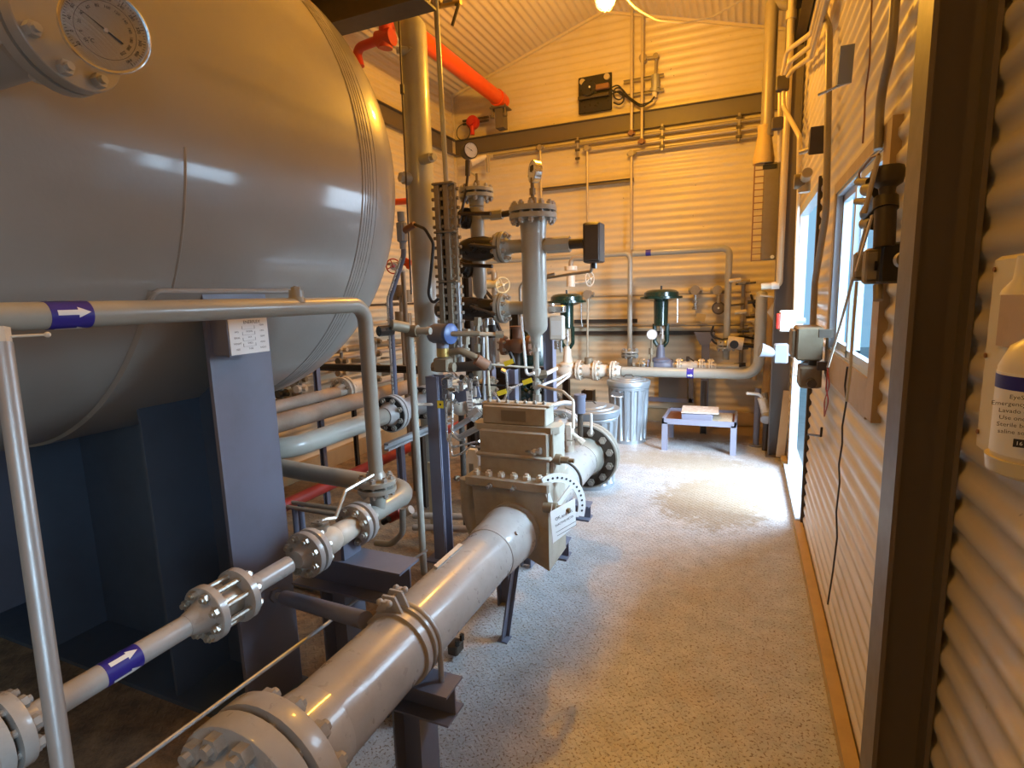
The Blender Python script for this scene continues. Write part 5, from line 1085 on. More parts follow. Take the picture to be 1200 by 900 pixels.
q = P(842, 361, Y=6.88); t = thing('dark_dial_gauge', 'dark round dial gauge hanging under the right wall junction box', 'pressure gauge', q); link('case', G().cyl(q+Vector((0,.05,0)), q, .075, n=28), 'dark', t); link('face', G().cyl(q, q-Vector((0,.004,0)), .058, n=28), 'colm', t); link('hub', G().cyl(q-Vector((0,.004,0)), q-Vector((0,.01,0)), .012, n=12), 'labw', t); link('stem', G().cyl(q+Vector((0,0,.06)), q+Vector((0,0,.15)), .02, n=10), 'condg', t)
q = P(821, 372, Y=6.9); tag(link('yellow_tag', G().obox(q, (1,0,-.2), (.2,0,1), (0,-1,0), .11, .09, .003), 'mastic', root=q), 'dull yellow tag hanging on the back wall left of the dark dial', 'tag')
fb_ = thing('forked_bracket', 'grey forked steel support on the back wall left of the dark dial', 'bracket', P(826, 425, Y=6.85)); link('post', G().box(P(822, 420, Y=6.85).x, P(831, 420, Y=6.85).x, 6.82, 6.9, 0, P(826, 392, Y=6.85).z), 'slate', fb_)
z0 = P(826, 398, Y=6.85).z; xm = P(826, 398, Y=6.85).x; link('fork', G().prism([(-.12, .09), (.12, .09), (.05, -.06), (-.05, -.06)], (xm, 6.855, z0), (1,0,0), (0,0,1), (0,-1,0), .05), 'slate', fb_)
# corner cluster: flexible loops, transmitter, chains
ct = thing('corner_transmitter', 'beige transmitter with black eye mounted in the back right corner', 'transmitter', P(865, 404, Y=6.6)); q = P(864, 403, Y=6.55); link('housing', G().cyl(q-Vector((.10,0,-.02)), q+Vector((.06,0,0)), .07, n=20), 'cream', ct); link('eye', G().cyl(q+Vector((-.03,-.06,.0)), q+Vector((-.03,-.10,0)), .045, n=20), 'black', ct); link('cable_gland', G().cyl(q+Vector((.06,0,-.01)), q+Vector((.24,0,-.03)), .025, n=10), 'blackm', ct)
for i, (pts, lab) in enumerate(((((836, 382), (832, 394), (846, 398), (868, 394), (884, 397)), 'upper black cable loop in the back right corner'), (((834, 397), (838, 403), (852, 402), (866, 396)), 'lower black cable loop in the back right corner'), (((880, 345), (884, 360), (892, 364)), 'short black hose at the top of the corner pipe'))):
    tag(link('cable', G().tube([P(a, b, Y=6.65) for a, b in pts], .012, .08, 8), 'black', root=P(*pts[0], Y=6.65)), lab, 'cable')
bc = thing('corner_pipe_rack', 'brown riser pipes with small valves clustered behind the corner manifold pipe', 'pipe', P(872, 440, Y=6.8))
for px, pt, pb, r, m in ((868, 332, 430, .022, 'condg'), (883, 345, 445, .04, 'conduit'), (897, 350, 500, .05, 'trim'), (906, 355, 505, .07, 'bronze')): a_ = P(px, pb, Y=6.75); link('pipe', G().cyl((a_.x, 6.75, a_.z), (a_.x, 6.75, P(px, pt, Y=6.75).z), r, n=18), m, bc)
for px, py in ((861, 329), (872, 331), (868, 366), (871, 388), (870, 408), (880, 392), (883, 354), (886, 368), (882, 376), (867, 428), (884, 383)): q = P(px, py, Y=6.62); link('fitting', G().cyl(q-Vector((.06,0,.0)), q+Vector((.06,0,.01)), .022, n=8).cyl(q, q+Vector((0,-.05,0)), .018, n=8), random.choice(['bronze', 'conduit', 'blackm']), bc)
for py, x0, x1 in ((331, 862, 886), (370, 874, 892), (392, 868, 885), (356, 855, 872)): link('cross_pipe', G().cyl(P(x0, py+2, Y=6.7), P(x1, py, Y=6.7), .012, n=8), 'dark', bc)
dv = thing('drain_valve', 'cream drain valve with white lever handle beside the corner column', 'valve', P(897, 480, Y=6.0)); y_ = 5.95
link('body', G().cyl(P(893, 466, Y=y_), P(900, 492, Y=y_), .045, n=10).cyl(P(893, 478, Y=y_), P(907, 484, Y=y_), .04, n=10), 'cream', dv); link('outlet', G().cyl(P(899, 486, Y=y_), P(897, 492, Y=y_-.08), .05, n=16), 'galv', dv); link('bonnet', G().cyl(P(896, 460, Y=y_), P(897, 468, Y=y_), .03, n=8), 'bronze', dv); link('lever', G().tube([P(896, 468, Y=y_), P(889, 462, Y=y_-.03), P(875, 461, Y=y_-.1)], .014, .03, 8), 'labw', dv)
link('down_pipe', G().cyl(P(898, 490, Y=y_), (P(898, 490, Y=y_).x, y_, 0), .03, n=12), 'dark', dv)
bd = thing('leaning_board', 'brown wooden board leaning at the foot of the corner column', 'board', P(915, 535, Z=0)); a_, b_ = P(914, 535, Y=5.6), P(923, 458, Y=5.7); link('board', G().obox((a_+b_)/2, (1,0,0), b_-a_, (0,1,0), .07, (b_-a_).length, .03), 'trim', bd)
# lower wall: dark panel with frame
pn = thing('wall_panel', 'dark grey sheet panel with frame low on the back wall behind the manifold', 'panel', P(790, 460, Y=6.98)); link('sheet', G().box(P(772, 450, Y=6.97).x, P(806, 450, Y=6.97).x, 6.95, 6.97, P(790, 468, Y=6.97).z, P(790, 432, Y=6.97).z), 'colm', pn)
link('rail', G().box(P(748, 470, Y=6.95).x, P(813, 470, Y=6.95).x, 6.92, 6.96, P(790, 471, Y=6.95).z, P(790, 466, Y=6.95).z).box(P(807, 470, Y=6.95).x, P(812, 470, Y=6.95).x, 6.92, 6.96, P(790, 471, Y=6.95).z, P(790, 436, Y=6.95).z), 'slate', pn)
for lab, x0, x1, pt, y in (('dark steel post under the cream valve line, right one', 683, 696, 457, 6.5), ('dark steel post under the cream valve line, left one', 660, 667, 440, 6.6), ('dark steel post under the grey manifold pipe by the panel', 822, 829, 446, 6.5)):
    a_, b_ = P(x0, pt, Y=y), P(x1, pt, Y=y); g = G(); ibeam(g, ((a_.x+b_.x)/2, y, 0), ((a_.x+b_.x)/2, y, a_.z), b_.x-a_.x, b_.x-a_.x, (1,0,0)); tag(link('steel_post', g, 'dark', root=(a_.x, y, 0)), lab, 'steel post')
for lab, px0, px1, y in (('beige low rail panel along the floor left behind the bins', 640, 700, 6.9),): tag(link('floor_rail', G().box(P(px0, 480, Y=y).x, P(px1, 480, Y=y).x, y-.03, y, .16, .30), 'conduit', root=(P(px0, 480, Y=y).x, y, .16)), lab, 'rail')
# ================================================================= HEATER AND FLUE IN THE CORNER
ht = thing('catalytic_heater', 'tall yellow brown caged heater panel hanging in the back right corner', 'heater', P(898, 300, Y=5.9)); y_ = 6.0
x0, x1 = P(889, 250, Y=y_).x, P(912, 250, Y=y_).x; z0, z1 = P(897, 305, Y=y_).z, P(897, 192, Y=y_).z
link('case', G().bbox(((x0+x1)/2+.015, y_, (z0+z1)/2), (x1-x0-.03, .10, z1-z0), .01), 'bronze', ht)
g = G(); xg = x0-.05
for i in range(16): z = z0+(z1-z0)*i/15; g.tube([(x0+.04, y_-.05, z), (xg, y_-.05, z), (xg, y_+.06, z)], .005, n=6)
for yy in (y_-.05, y_+.06): g.cyl((xg, yy, z0), (xg, yy, z1), .006, n=6)
link('wire_guard', g, 'rust', ht); link('reflector', G().box(x0+.035, x0+.04, y_-.045, y_+.05, z0+.02, z1-.04), 'labw', ht)
link('top_slot', G().box(x0+.02, x1-.03, y_-.056, y_-.05, z1-.06, z1-.02), 'black', ht); link('knob', G().cyl(P(905, 301, Y=y_-.05), P(905, 301, Y=y_-.09), .018, n=12), 'labw', ht)
fl = thing('flue_duct', 'tan round duct with flared hood dropping to the caged heater', 'duct', P(898, 190, Y=y_)); xf = P(899, 150, Y=y_).x; zt = P(903, 2, Y=y_).z; zh = P(899, 160, Y=y_).z
link('duct', G().tube([(xf, y_, zh), (xf, y_, zt), (xf+.22, y_, zt-.08)], .058, .02, 20), 'condg', fl)
link('hood', G().lathe((xf-.02, y_, z1-.0), (0,0,1), [(0, .095), (.05, .095), (.2, .07), (zh-z1+.02, .06), (zh-z1+.10, .064)], 20), 'mastic', fl)
# ================================================================= GALVANISED BINS
def bin_(lab, c, r, h, lidtilt=0):
    b = thing('galvanised_bin', lab, 'bin', c); n = 108; vs = []; fs = []
    def rr(i, z): t = z/h; base = r*(.86+.14*t); k = 1 if .06 < t < .86 else 0; return base*(1-.075*k*(1 if (i % 6) in (0, 1, 2) else 0))
    zs = [0, .05*h, .07*h, .3*h, .6*h, .85*h, .87*h, h]
    for z in zs:
        for i in range(n): a = 2*math.pi*i/n; R = rr(i, z); vs.append((c[0]+R*math.cos(a), c[1]+R*math.sin(a), z))
    for k in range(len(zs)-1):
        for i in range(n): j = (i+1) % n; fs.append((k*n+i, k*n+j, (k+1)*n+j, (k+1)*n+i))
    fs.append(tuple(range(n-1, -1, -1))); link('body', G().add(vs, fs), 'bin', b)
    link('rim_band', G().torus((c[0], c[1], h*.90), (0,0,1), r*.985, .006, 48, 6).torus((c[0], c[1], h*.99), (0,0,1), r*1.0, .008, 48, 6), 'bin', b)
    ld = link('lid', G().lathe((c[0], c[1], h-.015), (0,0,1), [(-.03, r*1.05), (.012, r*1.055), (.02, r*1.03), (.022, r*.85), (.034, r*.82), (.036, r*.6), (.046, r*.57), (.05, r*.3), (.056, 0.0)], 56), 'bin', b)
    link('lid_handle', G().tube([(c[0]-.06, c[1]-.01, h+.03), (c[0]-.03, c[1]-.01, h+.06), (c[0]+.03, c[1]+.01, h+.06), (c[0]+.06, c[1]+.01, h+.03)], .006, .02, 8), 'dark', ld)
    for s in (1,):
        a = math.radians(-112); d = Vector((math.cos(a), math.sin(a), 0)); sd = Vector((-d.y, d.x, 0)); q = Vector((c[0], c[1], h*.78))+d*r*.97
        link('side_handle', G().tube([q-sd*.06+d*.0, q-sd*.06+d*.035, q+sd*.06+d*.035, q+sd*.06], .006, .012, 8), 'labw', b); link('ear', G().obox(q+Vector((0,0,.02)), sd, (0,0,1), d, .15, .05, .006), 'bin', b)
    return b
cb2 = P(732, 521, Z=0); bin_('galvanised ribbed waste bin standing farther back near the manifold pipe', (cb2.x-.0, cb2.y+.20, 0), .222, .675)
cb1 = P(700, 590, Z=0); bin_('galvanised ribbed waste bin nearer, behind the end flange of the big pipe', (P(691, 560, Y=4.45).x, 4.45, 0), .245, .66)
tag(link('scrap_tool', G().bbox((P(703, 560, Y=4.35).x-.02, 4.27, .725), (.14, .05, .03), .006), 'blackm', root=(-1.2, 4.27, .71)), 'small dark scrap piece lying on the nearer bin lid', 'tool') if False else None
# ================================================================= LOW BENCH WITH TRAY
bn = thing('low_steel_bench', 'low lilac blue steel table frame with tray on the floor at the back', 'table', (-.42, 5.95, 0))
bx0, bx1, by0, by1, bh = P(776, 487, Y=5.68).x, P(863, 495, Y=5.68).x, 5.66, 6.25, .335
for (a, b) in ((bx0, by0), (bx1-.05, by0), (bx0, by1-.05), (bx1-.05, by1-.05)): link('leg', G().box(a, a+.055, b, b+.055, 0, bh-.04), 'lilac', bn)
link('frame', G().box(bx0, bx1, by0, by0+.02, bh-.055, bh).box(bx0, bx1, by1-.02, by1, bh-.055, bh).box(bx0, bx0+.02, by0, by1, bh-.055, bh).box(bx1-.02, bx1, by0, by1, bh-.055, bh), 'lilac', bn)
link('tray', G().box(bx0+.02, bx1-.02, by0+.02, by1-.02, bh-.05, bh-.035), 'rust', bn)
tb = thing('tray_box', 'lilac blue steel box resting on the low table', 'box', ((bx0+bx1)/2, 5.9, bh)); xm = (bx0+bx1)/2-.02
link('box', G().bbox((xm, 5.86, bh+.005), (.30, .26, .08), .006), 'lilac', tb)
ps = tag(link('paper_sheet', G().obox((xm+.02, 5.90, bh+.06), (1,.05,0), (-.05,1,0), (0,0,1), .36, .34, .012), paint('printed_paper', (.62, .52, .42), .6, dirt=.9, dirtc=(.85, .83, .8), sc=24, orange=0), root=(xm, 5.9, bh+.05)), 'crumpled printed sheet lying on the lilac box on the low table', 'paper')
ps2 = tag(link('debris', G().bbox((bx1-.16, 5.95, bh-.022), (.24, .40, .025), .008), paint('gravel_debris', (.5, .42, .30), .8, dirt=.9, dirtc=(.2, .16, .1), sc=50, orange=0), root=(bx1-.16, 5.95, bh-.03)), 'gravelly debris in the right half of the low table tray', 'debris')
# ================================================================= LEFT PIPING BEHIND THE SADDLE
def xpipe(lab, X, pts, r, mat='grey', bend=.1, name='pipe_run', extra=None, n=20):
    t = thing(name, lab, 'pipe', pts[0]); link('pipe', G().tube(pts, r, bend, n), mat, t); return t
E1X, E1Z = -2.2, P(400, 505, X=-2.2).z; yA = P(350, 512, X=E1X).y
e1 = xpipe('blue grey pipe with large elbow running from the saddle plate to black faced flanges', 0, [(-3.3, yA-.12, E1Z), (E1X, yA-.12, E1Z), (E1X, P(449, 490, X=E1X).y, E1Z)], .057, 'grey', .16, n=28)
yf1 = P(460, 488, X=E1X).y; yf2 = P(497, 474, X=E1X).y
def bf(root, y, pm='black'):
    fs = flange_pair(root, (E1X, y, E1Z), (0,1,0), .057, .127, .028, 8, rb=.011, mat='lite', bm='zinc', gap=.010, br=.098)
    link('flange_face', G().lathe((E1X, y-.033-.0005, E1Z), (0,-1,0), [(0, .118), (.0015, .117), (.0016, .07)], 36), 'blackm', root)
bf(e1, yf1); link('wafer_body', G().cyl((E1X, yf1+.03, E1Z), (E1X, yf2-.03, E1Z), .075, n=28), 'galv', e1); bf(e1, yf2)
link('pipe', G().cyl((E1X, yf2+.03, E1Z), (E1X, yf2+.12, E1Z), .057, n=24), 'grey', e1)
us = thing('strut_rail', 'pale slotted strut rail under the black faced flanges', 'strut', P(455, 525, X=-2.05)); xx = -2.08; a_, b_ = P(450, 524, X=xx), P(507, 496, X=xx); g = G(); channel(g, (xx, a_.y, a_.z), (xx, b_.y+.2, a_.z), .05, .035, (0,0,1), (1,0,0), .012, .004); link('rail', g, 'galv', us)
xpipe('large ochre brown pipe in the gap left of the slim drop pipe, lower one', 0, [(-2.9, 2.6, P(340, 492, X=-2.9).z), (-2.9, 5.4, P(340, 492, X=-2.9).z)], .065, 'brownp')
p2r = xpipe('smaller ochre brown pipe in the gap, upper one ending at a black flange', 0, [(-3.05, 2.6, P(335, 474, X=-3.05).z), (-3.05, P(402, 462, X=-3.05).y, P(335, 474, X=-3.05).z)], .045, 'brownp')
zz = P(335, 474, X=-3.05).z; yq = P(403, 460, X=-3.05).y; flange_pair(p2r, (-3.05, yq, zz), (0,1,0), .045, .11, .025, 8, rb=.01, mat='cream', bm='zinc', gap=.02, br=.085); link('valve_body', G().cyl((-3.05, yq+.03, zz), (-3.05, yq+.35, zz), .07, n=20), 'cream', p2r)
xpipe('brown upright pipe stub joining the ochre pipes under the vessel end', 0, [P(382, 466, Y=4.4), P(380, 428, Y=4.4)], .036, 'brownp')
LW = []
for (lab, px, py, y0, y1, r, m, X) in (('thin pale pipe along the left wall under the vessel, topmost', 380, 436, 3.6, 6.6, .018, 'conduit', -3.62), ('thin pale pipe along the left wall under the vessel, second', 380, 448, 3.6, 6.6, .018, 'conduit', -3.62), ('thin pale pipe along the left wall under the vessel, third', 380, 459, 3.6, 6.6, .016, 'conduit', -3.6), ('rusty pipe along the left wall right of the slim drop pipe', 450, 403, 3.8, 6.7, .028, 'bronze', -3.55), ('thin dark pipe along the left wall behind the bent chrome tube', 450, 357, 3.8, 6.7, .012, 'dark', -3.6), ('brown pipe along the left wall level with the dark cross beam', 450, 411, 3.8, 6.7, .022, 'brownp', -3.55), ('tan pipe along the left wall just over the vessel belly', 430, 380, 3.8, 6.7, .02, 'conduit', -3.6), ('dusty pipe low along the left wall behind the lilac post', 350, 470, 3.4, 6.6, .03, 'brownp', -3.6)):
    z = P(px, py, X=X).z; t = xpipe(lab, 0, [(X, y0, z), (X, y1, z)], r, m, n=12)
    for yy in (y0+.15, (y0+y1)/2, y1-.15): link('wall_bracket', G().box(XL+.005, X, yy-.02, yy+.02, z-.02, z+.02), 'condg', t)
for (lab, px, pt, pb, X, m) in (('small valve rack with cream bodies on the left wall, left one', 352, 430, 470, -3.5, 'cream'), ('small valve rack with cream bodies on the left wall, middle one', 400, 405, 455, -3.5, 'conduit'), ('small valve rack with bronze bodies on the left wall, right one', 440, 395, 450, -3.5, 'bronze'), ('small valve rack with black caps on the left wall beside the saddle plate', 330, 438, 475, -3.5, 'blackm')):
    a_, b_ = P(px, pt, X=X), P(px, pb, X=X); t = thing('valve_rack', lab, 'valve', b_); link('riser', G().cyl(b_, a_, .016, n=10), 'condg', t)
    for k in range(4): q = b_.lerp(a_, .1+.27*k); link('valve_body', G().cyl(q-Vector((0,.05,0)), q+Vector((0,.05,0)), .034, n=8).cyl(q, q+Vector((.07,0,0)), .02, n=8), m if k % 2 else 'bronze', t)
    link('wall_bracket', G().box(XL+.005, X, b_.y-.015, b_.y+.015, (a_.z+b_.z)/2-.02, (a_.z+b_.z)/2+.02), 'condg', t)
xb_ = thing('dark_cross_beam', 'dark brown steel beam crossing behind the slim drop pipe under the vessel end', 'steel beam', P(400, 430, Y=3.9)); g = G(); zq = P(430, 431, Y=3.9).z; channel(g, (P(370, 431, Y=3.9).x, 3.9, zq), (P(500, 434, Y=3.9).x, 3.9, zq), .06, .05, (0,0,1), (0,-1,0)); link('beam', g, 'dark', xb_)
for lab, px0, py0, px1, py1, y, w, m in (('lilac steel post in the gap directly right of the saddle plate', 372, 430, 384, 590, 3.3, .038, 'slate'), ('dark steel post behind the blue grey elbow pipe', 417, 478, 420, 552, 3.6, .03, 'dark'), ('lilac steel post below the strut rail', 469, 518, 473, 590, 3.6, .05, 'lilac'), ('dark steel post left of the slate instrument post', 496, 500, 499, 600, 3.5, .04, 'dark')):
    a_, b_ = P(px0, py0, Y=y), P(px1, py1, Y=y); g = G(); ibeam(g, (b_.x, y, 0), (b_.x, y, a_.z), w, w, (1,0,0), .005, .005); tag(link('steel_post', g, m, root=(b_.x, y, 0)), lab, 'steel post')
bt = thing('bent_chrome_tube', 'bent bright tube rising right of the vessel end', 'tube', P(462, 463, Y=3.3)); link('tube', G().tube([P(464, 470, Y=3.3), P(457, 350, Y=3.3), P(473, 300, Y=3.3), P(473, 270, Y=3.3)], .018, .12, 12), 'slate', bt)
link('highlight_tube', G().tube([P(461, 470, Y=3.27), P(454, 350, Y=3.27), P(470, 302, Y=3.27)], .009, .1, 8), 'steel', bt)
hi = thing('hose_instrument', 'grey instrument body with black flexible hose beside the vessel edge', 'instrument', P(470, 270, Y=3.2)); q = P(471, 272, Y=3.2)
link('body', G().bbox(q, (.06, .06, .14), .012).cyl(q+Vector((0,0,.07)), q+Vector((0,0,.13)), .025, n=10).cyl(q-Vector((0,0,.07)), q-Vector((0,0,.11)), .02, n=10), 'graybox', hi); link('coupling', G().cyl(q, P(486, 263, Y=3.18), .022, n=10), 'rust', hi)
link('hose', G().tube([P(486, 263, Y=3.18), P(498, 268, Y=3.1), P(508, 285, Y=3.1), P(506, 310, Y=3.1), P(502, 345, Y=3.15), P(507, 356, Y=3.15), P(514, 350, Y=3.15)], .010, .06, 10), 'black', hi)
for lab, q, ax, r in (('red handwheel half hidden at the right edge of the vessel', P(461, 312, Y=3.6), (.8,-.6,0), .055),):
    t = thing('red_valve', lab, 'valve', q); handwheel(t, q, ax, r, 'redb'); link('body', G().cyl(q, P(472, 315, Y=3.8), .03, n=10), 'cream', t)
tag(link('orange_pipe_stub', G().cyl((XL+.01, 4.6, P(474, 234, Y=4.6).z), P(484, 235, Y=4.6), .03, n=14), 'orange', root=P(464, 231, Y=4.6)), 'short orange pipe stub between vessel edge and tall column', 'pipe')
tag(link('orange_strap', G().obox(P(476, 308, Y=4.2), (1,0,-.5), (.5,0,1), (0,1,0), .1, .08, .02), 'orange', root=P(476, 308, Y=4.2)), 'small orange bracket left of the tall column at mid height', 'bracket')
vb = thing('valve_cluster', 'brown valve cluster behind the gap between vessel edge and tall column', 'valve', P(470, 348, Y=4.6))
for px, py, r in ((463, 345, .05), (470, 341, .05), (477, 347, .05), (470, 372, .06), (478, 374, .04)): q = P(px, py, Y=4.7); link('body', G().cyl(q-Vector((0,0,.06)), q+Vector((0,0,.06)), r, n=10), 'bronze', vb)
xpipe('red pipe low along the floor behind the saddle', 0, [(-2.75, 2.2, .30), (-2.75, 5.4, .30)], .042, 'red')
TWU = xpipe('thin twin steel pipe near the floor behind the pedestal, upper', 0, [P(336, 588, Y=2.6), P(400, 597, Y=2.6), ], .014, 'condg'); TWL = xpipe('thin twin steel pipe near the floor behind the pedestal, lower', 0, [P(330, 593, Y=2.55), P(398, 604, Y=2.55)], .014, 'condg')
xpipe('dull steel pipe near the floor crossing behind the pedestal posts', 0, [P(343, 684, Y=2.2), P(440, 700, Y=2.2), P(500, 715, Y=2.2)], .016, 'condg')
xpipe('brown pipe run on the floor behind the instrument post, upper', 0, [P(485, 604, Y=3.0), P(560, 606, Y=3.0)], .022, 'brownp'); xpipe('brown pipe run on the floor behind the instrument post, lower', 0, [P(485, 618, Y=2.95), P(560, 620, Y=2.95)], .022, 'brownp')
rvv = thing('red_bodied_valve', 'small red valve with pale cap behind the lower pipe elbow', 'valve', P(463, 605, Y=2.25)); link('body', G().cyl(P(456, 608, Y=2.25), P(470, 601, Y=2.25), .024, n=10), 'red', rvv); link('cap', G().cyl(P(472, 602, Y=2.25), P(482, 597, Y=2.25), .022, n=14), 'cream', rvv); link('spring', G().cyl(P(449, 612, Y=2.2), P(456, 608, Y=2.2), .016, n=10), 'black', rvv)
cvp = thing('curved_drain_pipe', 'grey curved drain pipe dropping behind the ball valve', 'pipe', P(464, 636, Y=2.1)); link('pipe', G().tube([P(472, 596, Y=2.1), P(472, 625, Y=2.1), P(458, 638, Y=2.1), P(440, 636, Y=2.1)], .015, .06, 12), 'grey', cvp)
tag(link('plank', G().box(P(505, 560, Y=3.1).x-.018, P(505, 560, Y=3.1).x+.018, 3.09, 3.11, 0, P(505, 542, Y=3.1).z), 'trim', root=P(505, 560, Y=3.1)), 'short tan wooden strip left of the slate instrument post', 'board')
for px, py, y, lab in ((652, 512, 4.1, 'bolted flange face left behind the thermowell, partly hidden by the far spool'),):
    q = P(px+6, py-7, Y=3.6); t = thing('rear_flanged_pipe', lab, 'pipe', q); flange_pair(t, q, (0,1,0), .08, .155, .03, 12, rb=.012, mat='lite', bm='zinc', gap=.01, br=.125); link('pipe', G().tube([q+Vector((0,.05,0)), q+Vector((0,.22,0)), q+Vector((-.6,.22,0))], .08, .15, 24), 'grey', t)
    link('support', G().cyl(q+Vector((0,.15,-.08)), (q.x, q.y+.15, 0), .03, n=12), 'slate', t)
tn = thing('tan_pipe_end', 'tan pipe ends behind the lilac posts above the meter tower', 'pipe', P(588, 485, Y=4.0)); link('pipe', G().cyl(P(580, 486, Y=4.2), P(598, 483, Y=4.2), .055, n=20), 'trim', tn)
def leg_for(o, p, r=.016, mat='condg', z0=0.): p = Vector(p); link('support_pipe', G().cyl((p.x, p.y, z0), p, r, n=10), mat, o)
for o in list(COL.objects):
    lb = o.get('label', '')
    if lb.startswith('brown pipe run on the floor'): leg_for(o, P(520, 605 if 'upper' in lb else 619, Y=3.0 if 'upper' in lb else 2.95), .02, 'slate')
    if lb.startswith('dull steel pipe near'): leg_for(o, P(400, 693, Y=2.2), .014, 'slate')
    if o.name == 'yellow_tag.002': link('tie', G().cyl(P(622, 447, Y=2.88), P(624, 446, Y=3.54), .002, n=6), 'palew', o)
leg_for(TWL, P(345, 595, Y=2.55), .018, 'slate'); leg_for(TWU, P(352, 590, Y=2.6), .02, 'slate')
for o in list(COL.objects):
    if o.name == 'orange_strap': link('hanger', G().cyl(P(476, 308, Y=4.2), (XL+.01, 4.2, P(476, 308, Y=4.2).z), .012, n=8), 'condg', o)
    if o.name == 'plank': pass
leg_for(gvv, P(580, 350, Y=5.6), .03); leg_for(gv2, P(573, 358, Y=5.6), .025)
for o in list(COL.objects):
    b = o.name.split('.')[0]
    if b == 'red_valve': leg_for(o, P(472, 315, Y=3.8), .02, 'condg')
    if b == 'valve_cluster': leg_for(o, P(470, 345, Y=4.7), .025); leg_for(o, P(478, 375, Y=4.7), .02)
leg_for(rg, P(577, 388, Y=3.9)-Vector((0,0,.05)), .014, 'galv'); leg_for(rg2, P(570, 378, Y=4.0)-Vector((0,0,.06)), .014, 'galv'); leg_for(fh, P(567, 425, Y=4.3)+Vector((0,0,.05)), .02, 'slate')
# ================================================================= RIGHT WALL EQUIPMENT
R_ = lambda px, py, x=.33: P(px, py, X=x)
def rcond(lab, pts, r, mat='conduit', x=.33, bend=.05, name='conduit'): t = thing(name, lab, 'conduit', P(*pts[0], X=x)); link('tube', G().tube([P(a, b, X=x) for a, b in pts], r, bend, 12), mat, t); return t
def vcond(lab, px, py, pyt, y, r, mat='conduit', top=None, name='conduit'):
    b = P(px, py, Y=y); t = thing(name, lab, 'conduit', b); zt = P(px, pyt, Y=y).z; zt = min(zt, roofz(b.x)-.03) if pyt > -900 else roofz(b.x)-.03; link('tube', G().cyl((b.x, y, b.z), (b.x, y, zt), r, n=14), mat, t); return t
vp = thing('vent_pipe', 'pale cream vertical vent pipe with elbow in the back right corner', 'pipe', P(912, 340, Y=5.6)); yv_ = 5.6
b_ = P(913, 334, Y=yv_); link('pipe', G().tube([P(892, 336, Y=yv_), b_, (b_.x, yv_, roofz(b_.x)-.03)], .030, .04, 14), 'conduit', vp); link('collar', G().cyl((b_.x, yv_, P(930, 22, Y=yv_).z), (b_.x, yv_, P(930, 12, Y=yv_).z), .042, n=14), 'conduit', vp)
link('elbow_fitting', G().cyl(P(892, 336, Y=yv_), P(900, 335, Y=yv_), .022, n=12).cyl(P(904, 335, Y=yv_), b_, .034, n=12), 'white', vp)
for i, (p0, p1, p2, lab) in enumerate((((916, 92), (922, 60), (952, 38), 'uppermost'), ((919, 90), (926, 72), (952, 52), 'middle'), ((921, 92), (931, 80), (951, 66), 'lowest'))):
    conduit(f'{lab} of three bent conduits curving from the corner onto the right wall', [P(*p0, Y=5.3), P(*p1, Y=5.2), P(*p2, Y=4.2+.0*i), P(p2[0]+(p2[0]-875)*.35, p2[1]-(341-p2[1])*.35, Y=3.3)], .017, 'conduit', .12)
cc_ = thing('conduit_clamp_cluster', 'dark clamp cluster where the bent conduits meet in the corner', 'clamp', P(917, 98, Y=5.3)); link('clamp', G().bbox(P(917, 98, Y=5.3), (.10, .06, .12), .01), 'dark', cc_); link('strap', G().bbox(P(911, 145, Y=5.35), (.09, .06, .10), .01), 'dark', cc_)
conduit('slim conduit slanting down from the corner clamp cluster to the wall fitting', [P(918, 100, Y=5.3), P(918, 125, Y=5.3), P(937, 160, Y=4.9), P(936, 210, Y=4.9)], .018, 'conduit', .05)
conduit('slim vertical conduit left of the pale vent pipe', [P(914, 95, Y=5.4), P(913, 190, Y=5.4)], .016, 'conduit')
rcond('bent tan conduit dropping down the right wall to the brown box by the doorway', [(962, -10), (964, 12), (972, 34), (971, 100), (968, 250), (955, 330), (952, 392)], .017, 'condg', .355, .1)
rcond('thick olive conduit with slight bend high on the right wall above the window', [(1050, -10), (1045, 60), (1032, 110), (1029, 175)], .013, 'condg', .365, .1)
rcond('slim pale conduit dropping past the grey boxes beside the doorway', [(936, 215), (933, 300), (931, 380), (932, 440)], .012, 'palew', .33)
el = thing('emergency_light_head', 'grey wedge shaped lamp head high on the right wall', 'lamp', R_(978, 85)); c = P(978, 88, X=.30); link('head', G().prism([(-.045, -.03), (.02, -.045), (.05, .09), (.022, .085)], c+Vector((.01,0,0)), (0,-1,0), (0,0,1), (1,0,0), .05), 'graybox', el); link('bracket', G().cyl(c+Vector((-.05,.06,-.05)), c+Vector((.06,0,-.03)), .006, n=8), 'steel', el)
el2 = thing('emergency_light_head', 'small dark lamp head on the right wall above the doorway', 'lamp', R_(947, 172)); c = P(948, 172, X=.30); link('head', G().prism([(-.07, -.02), (.02, -.05), (.07, .09), (.0, .09)], c, (0,-1,0), (0,0,1), (1,0,0), .08), 'dark', el2); link('neck', G().cyl(c+Vector((-.04,.08,-.01)), c+Vector((.06,.0,0)), .014, n=8), 'conduit', el2)
jf = thing('conduit_fitting', 'cream cast conduit fitting above the doorway on the right wall', 'junction box', R_(942, 215)); c = P(943, 212, X=.31); link('body', G().cyl(c+Vector((0,.16,0)), c+Vector((0,-.16,.02)), .030, n=12).cyl(c+Vector((0,0,-.07)), c+Vector((0,0,.05)), .035, n=12), 'conduit', jf); link('cover', G().cyl(c, c-Vector((.06,0,0)), .045, n=16), 'bronze', jf)
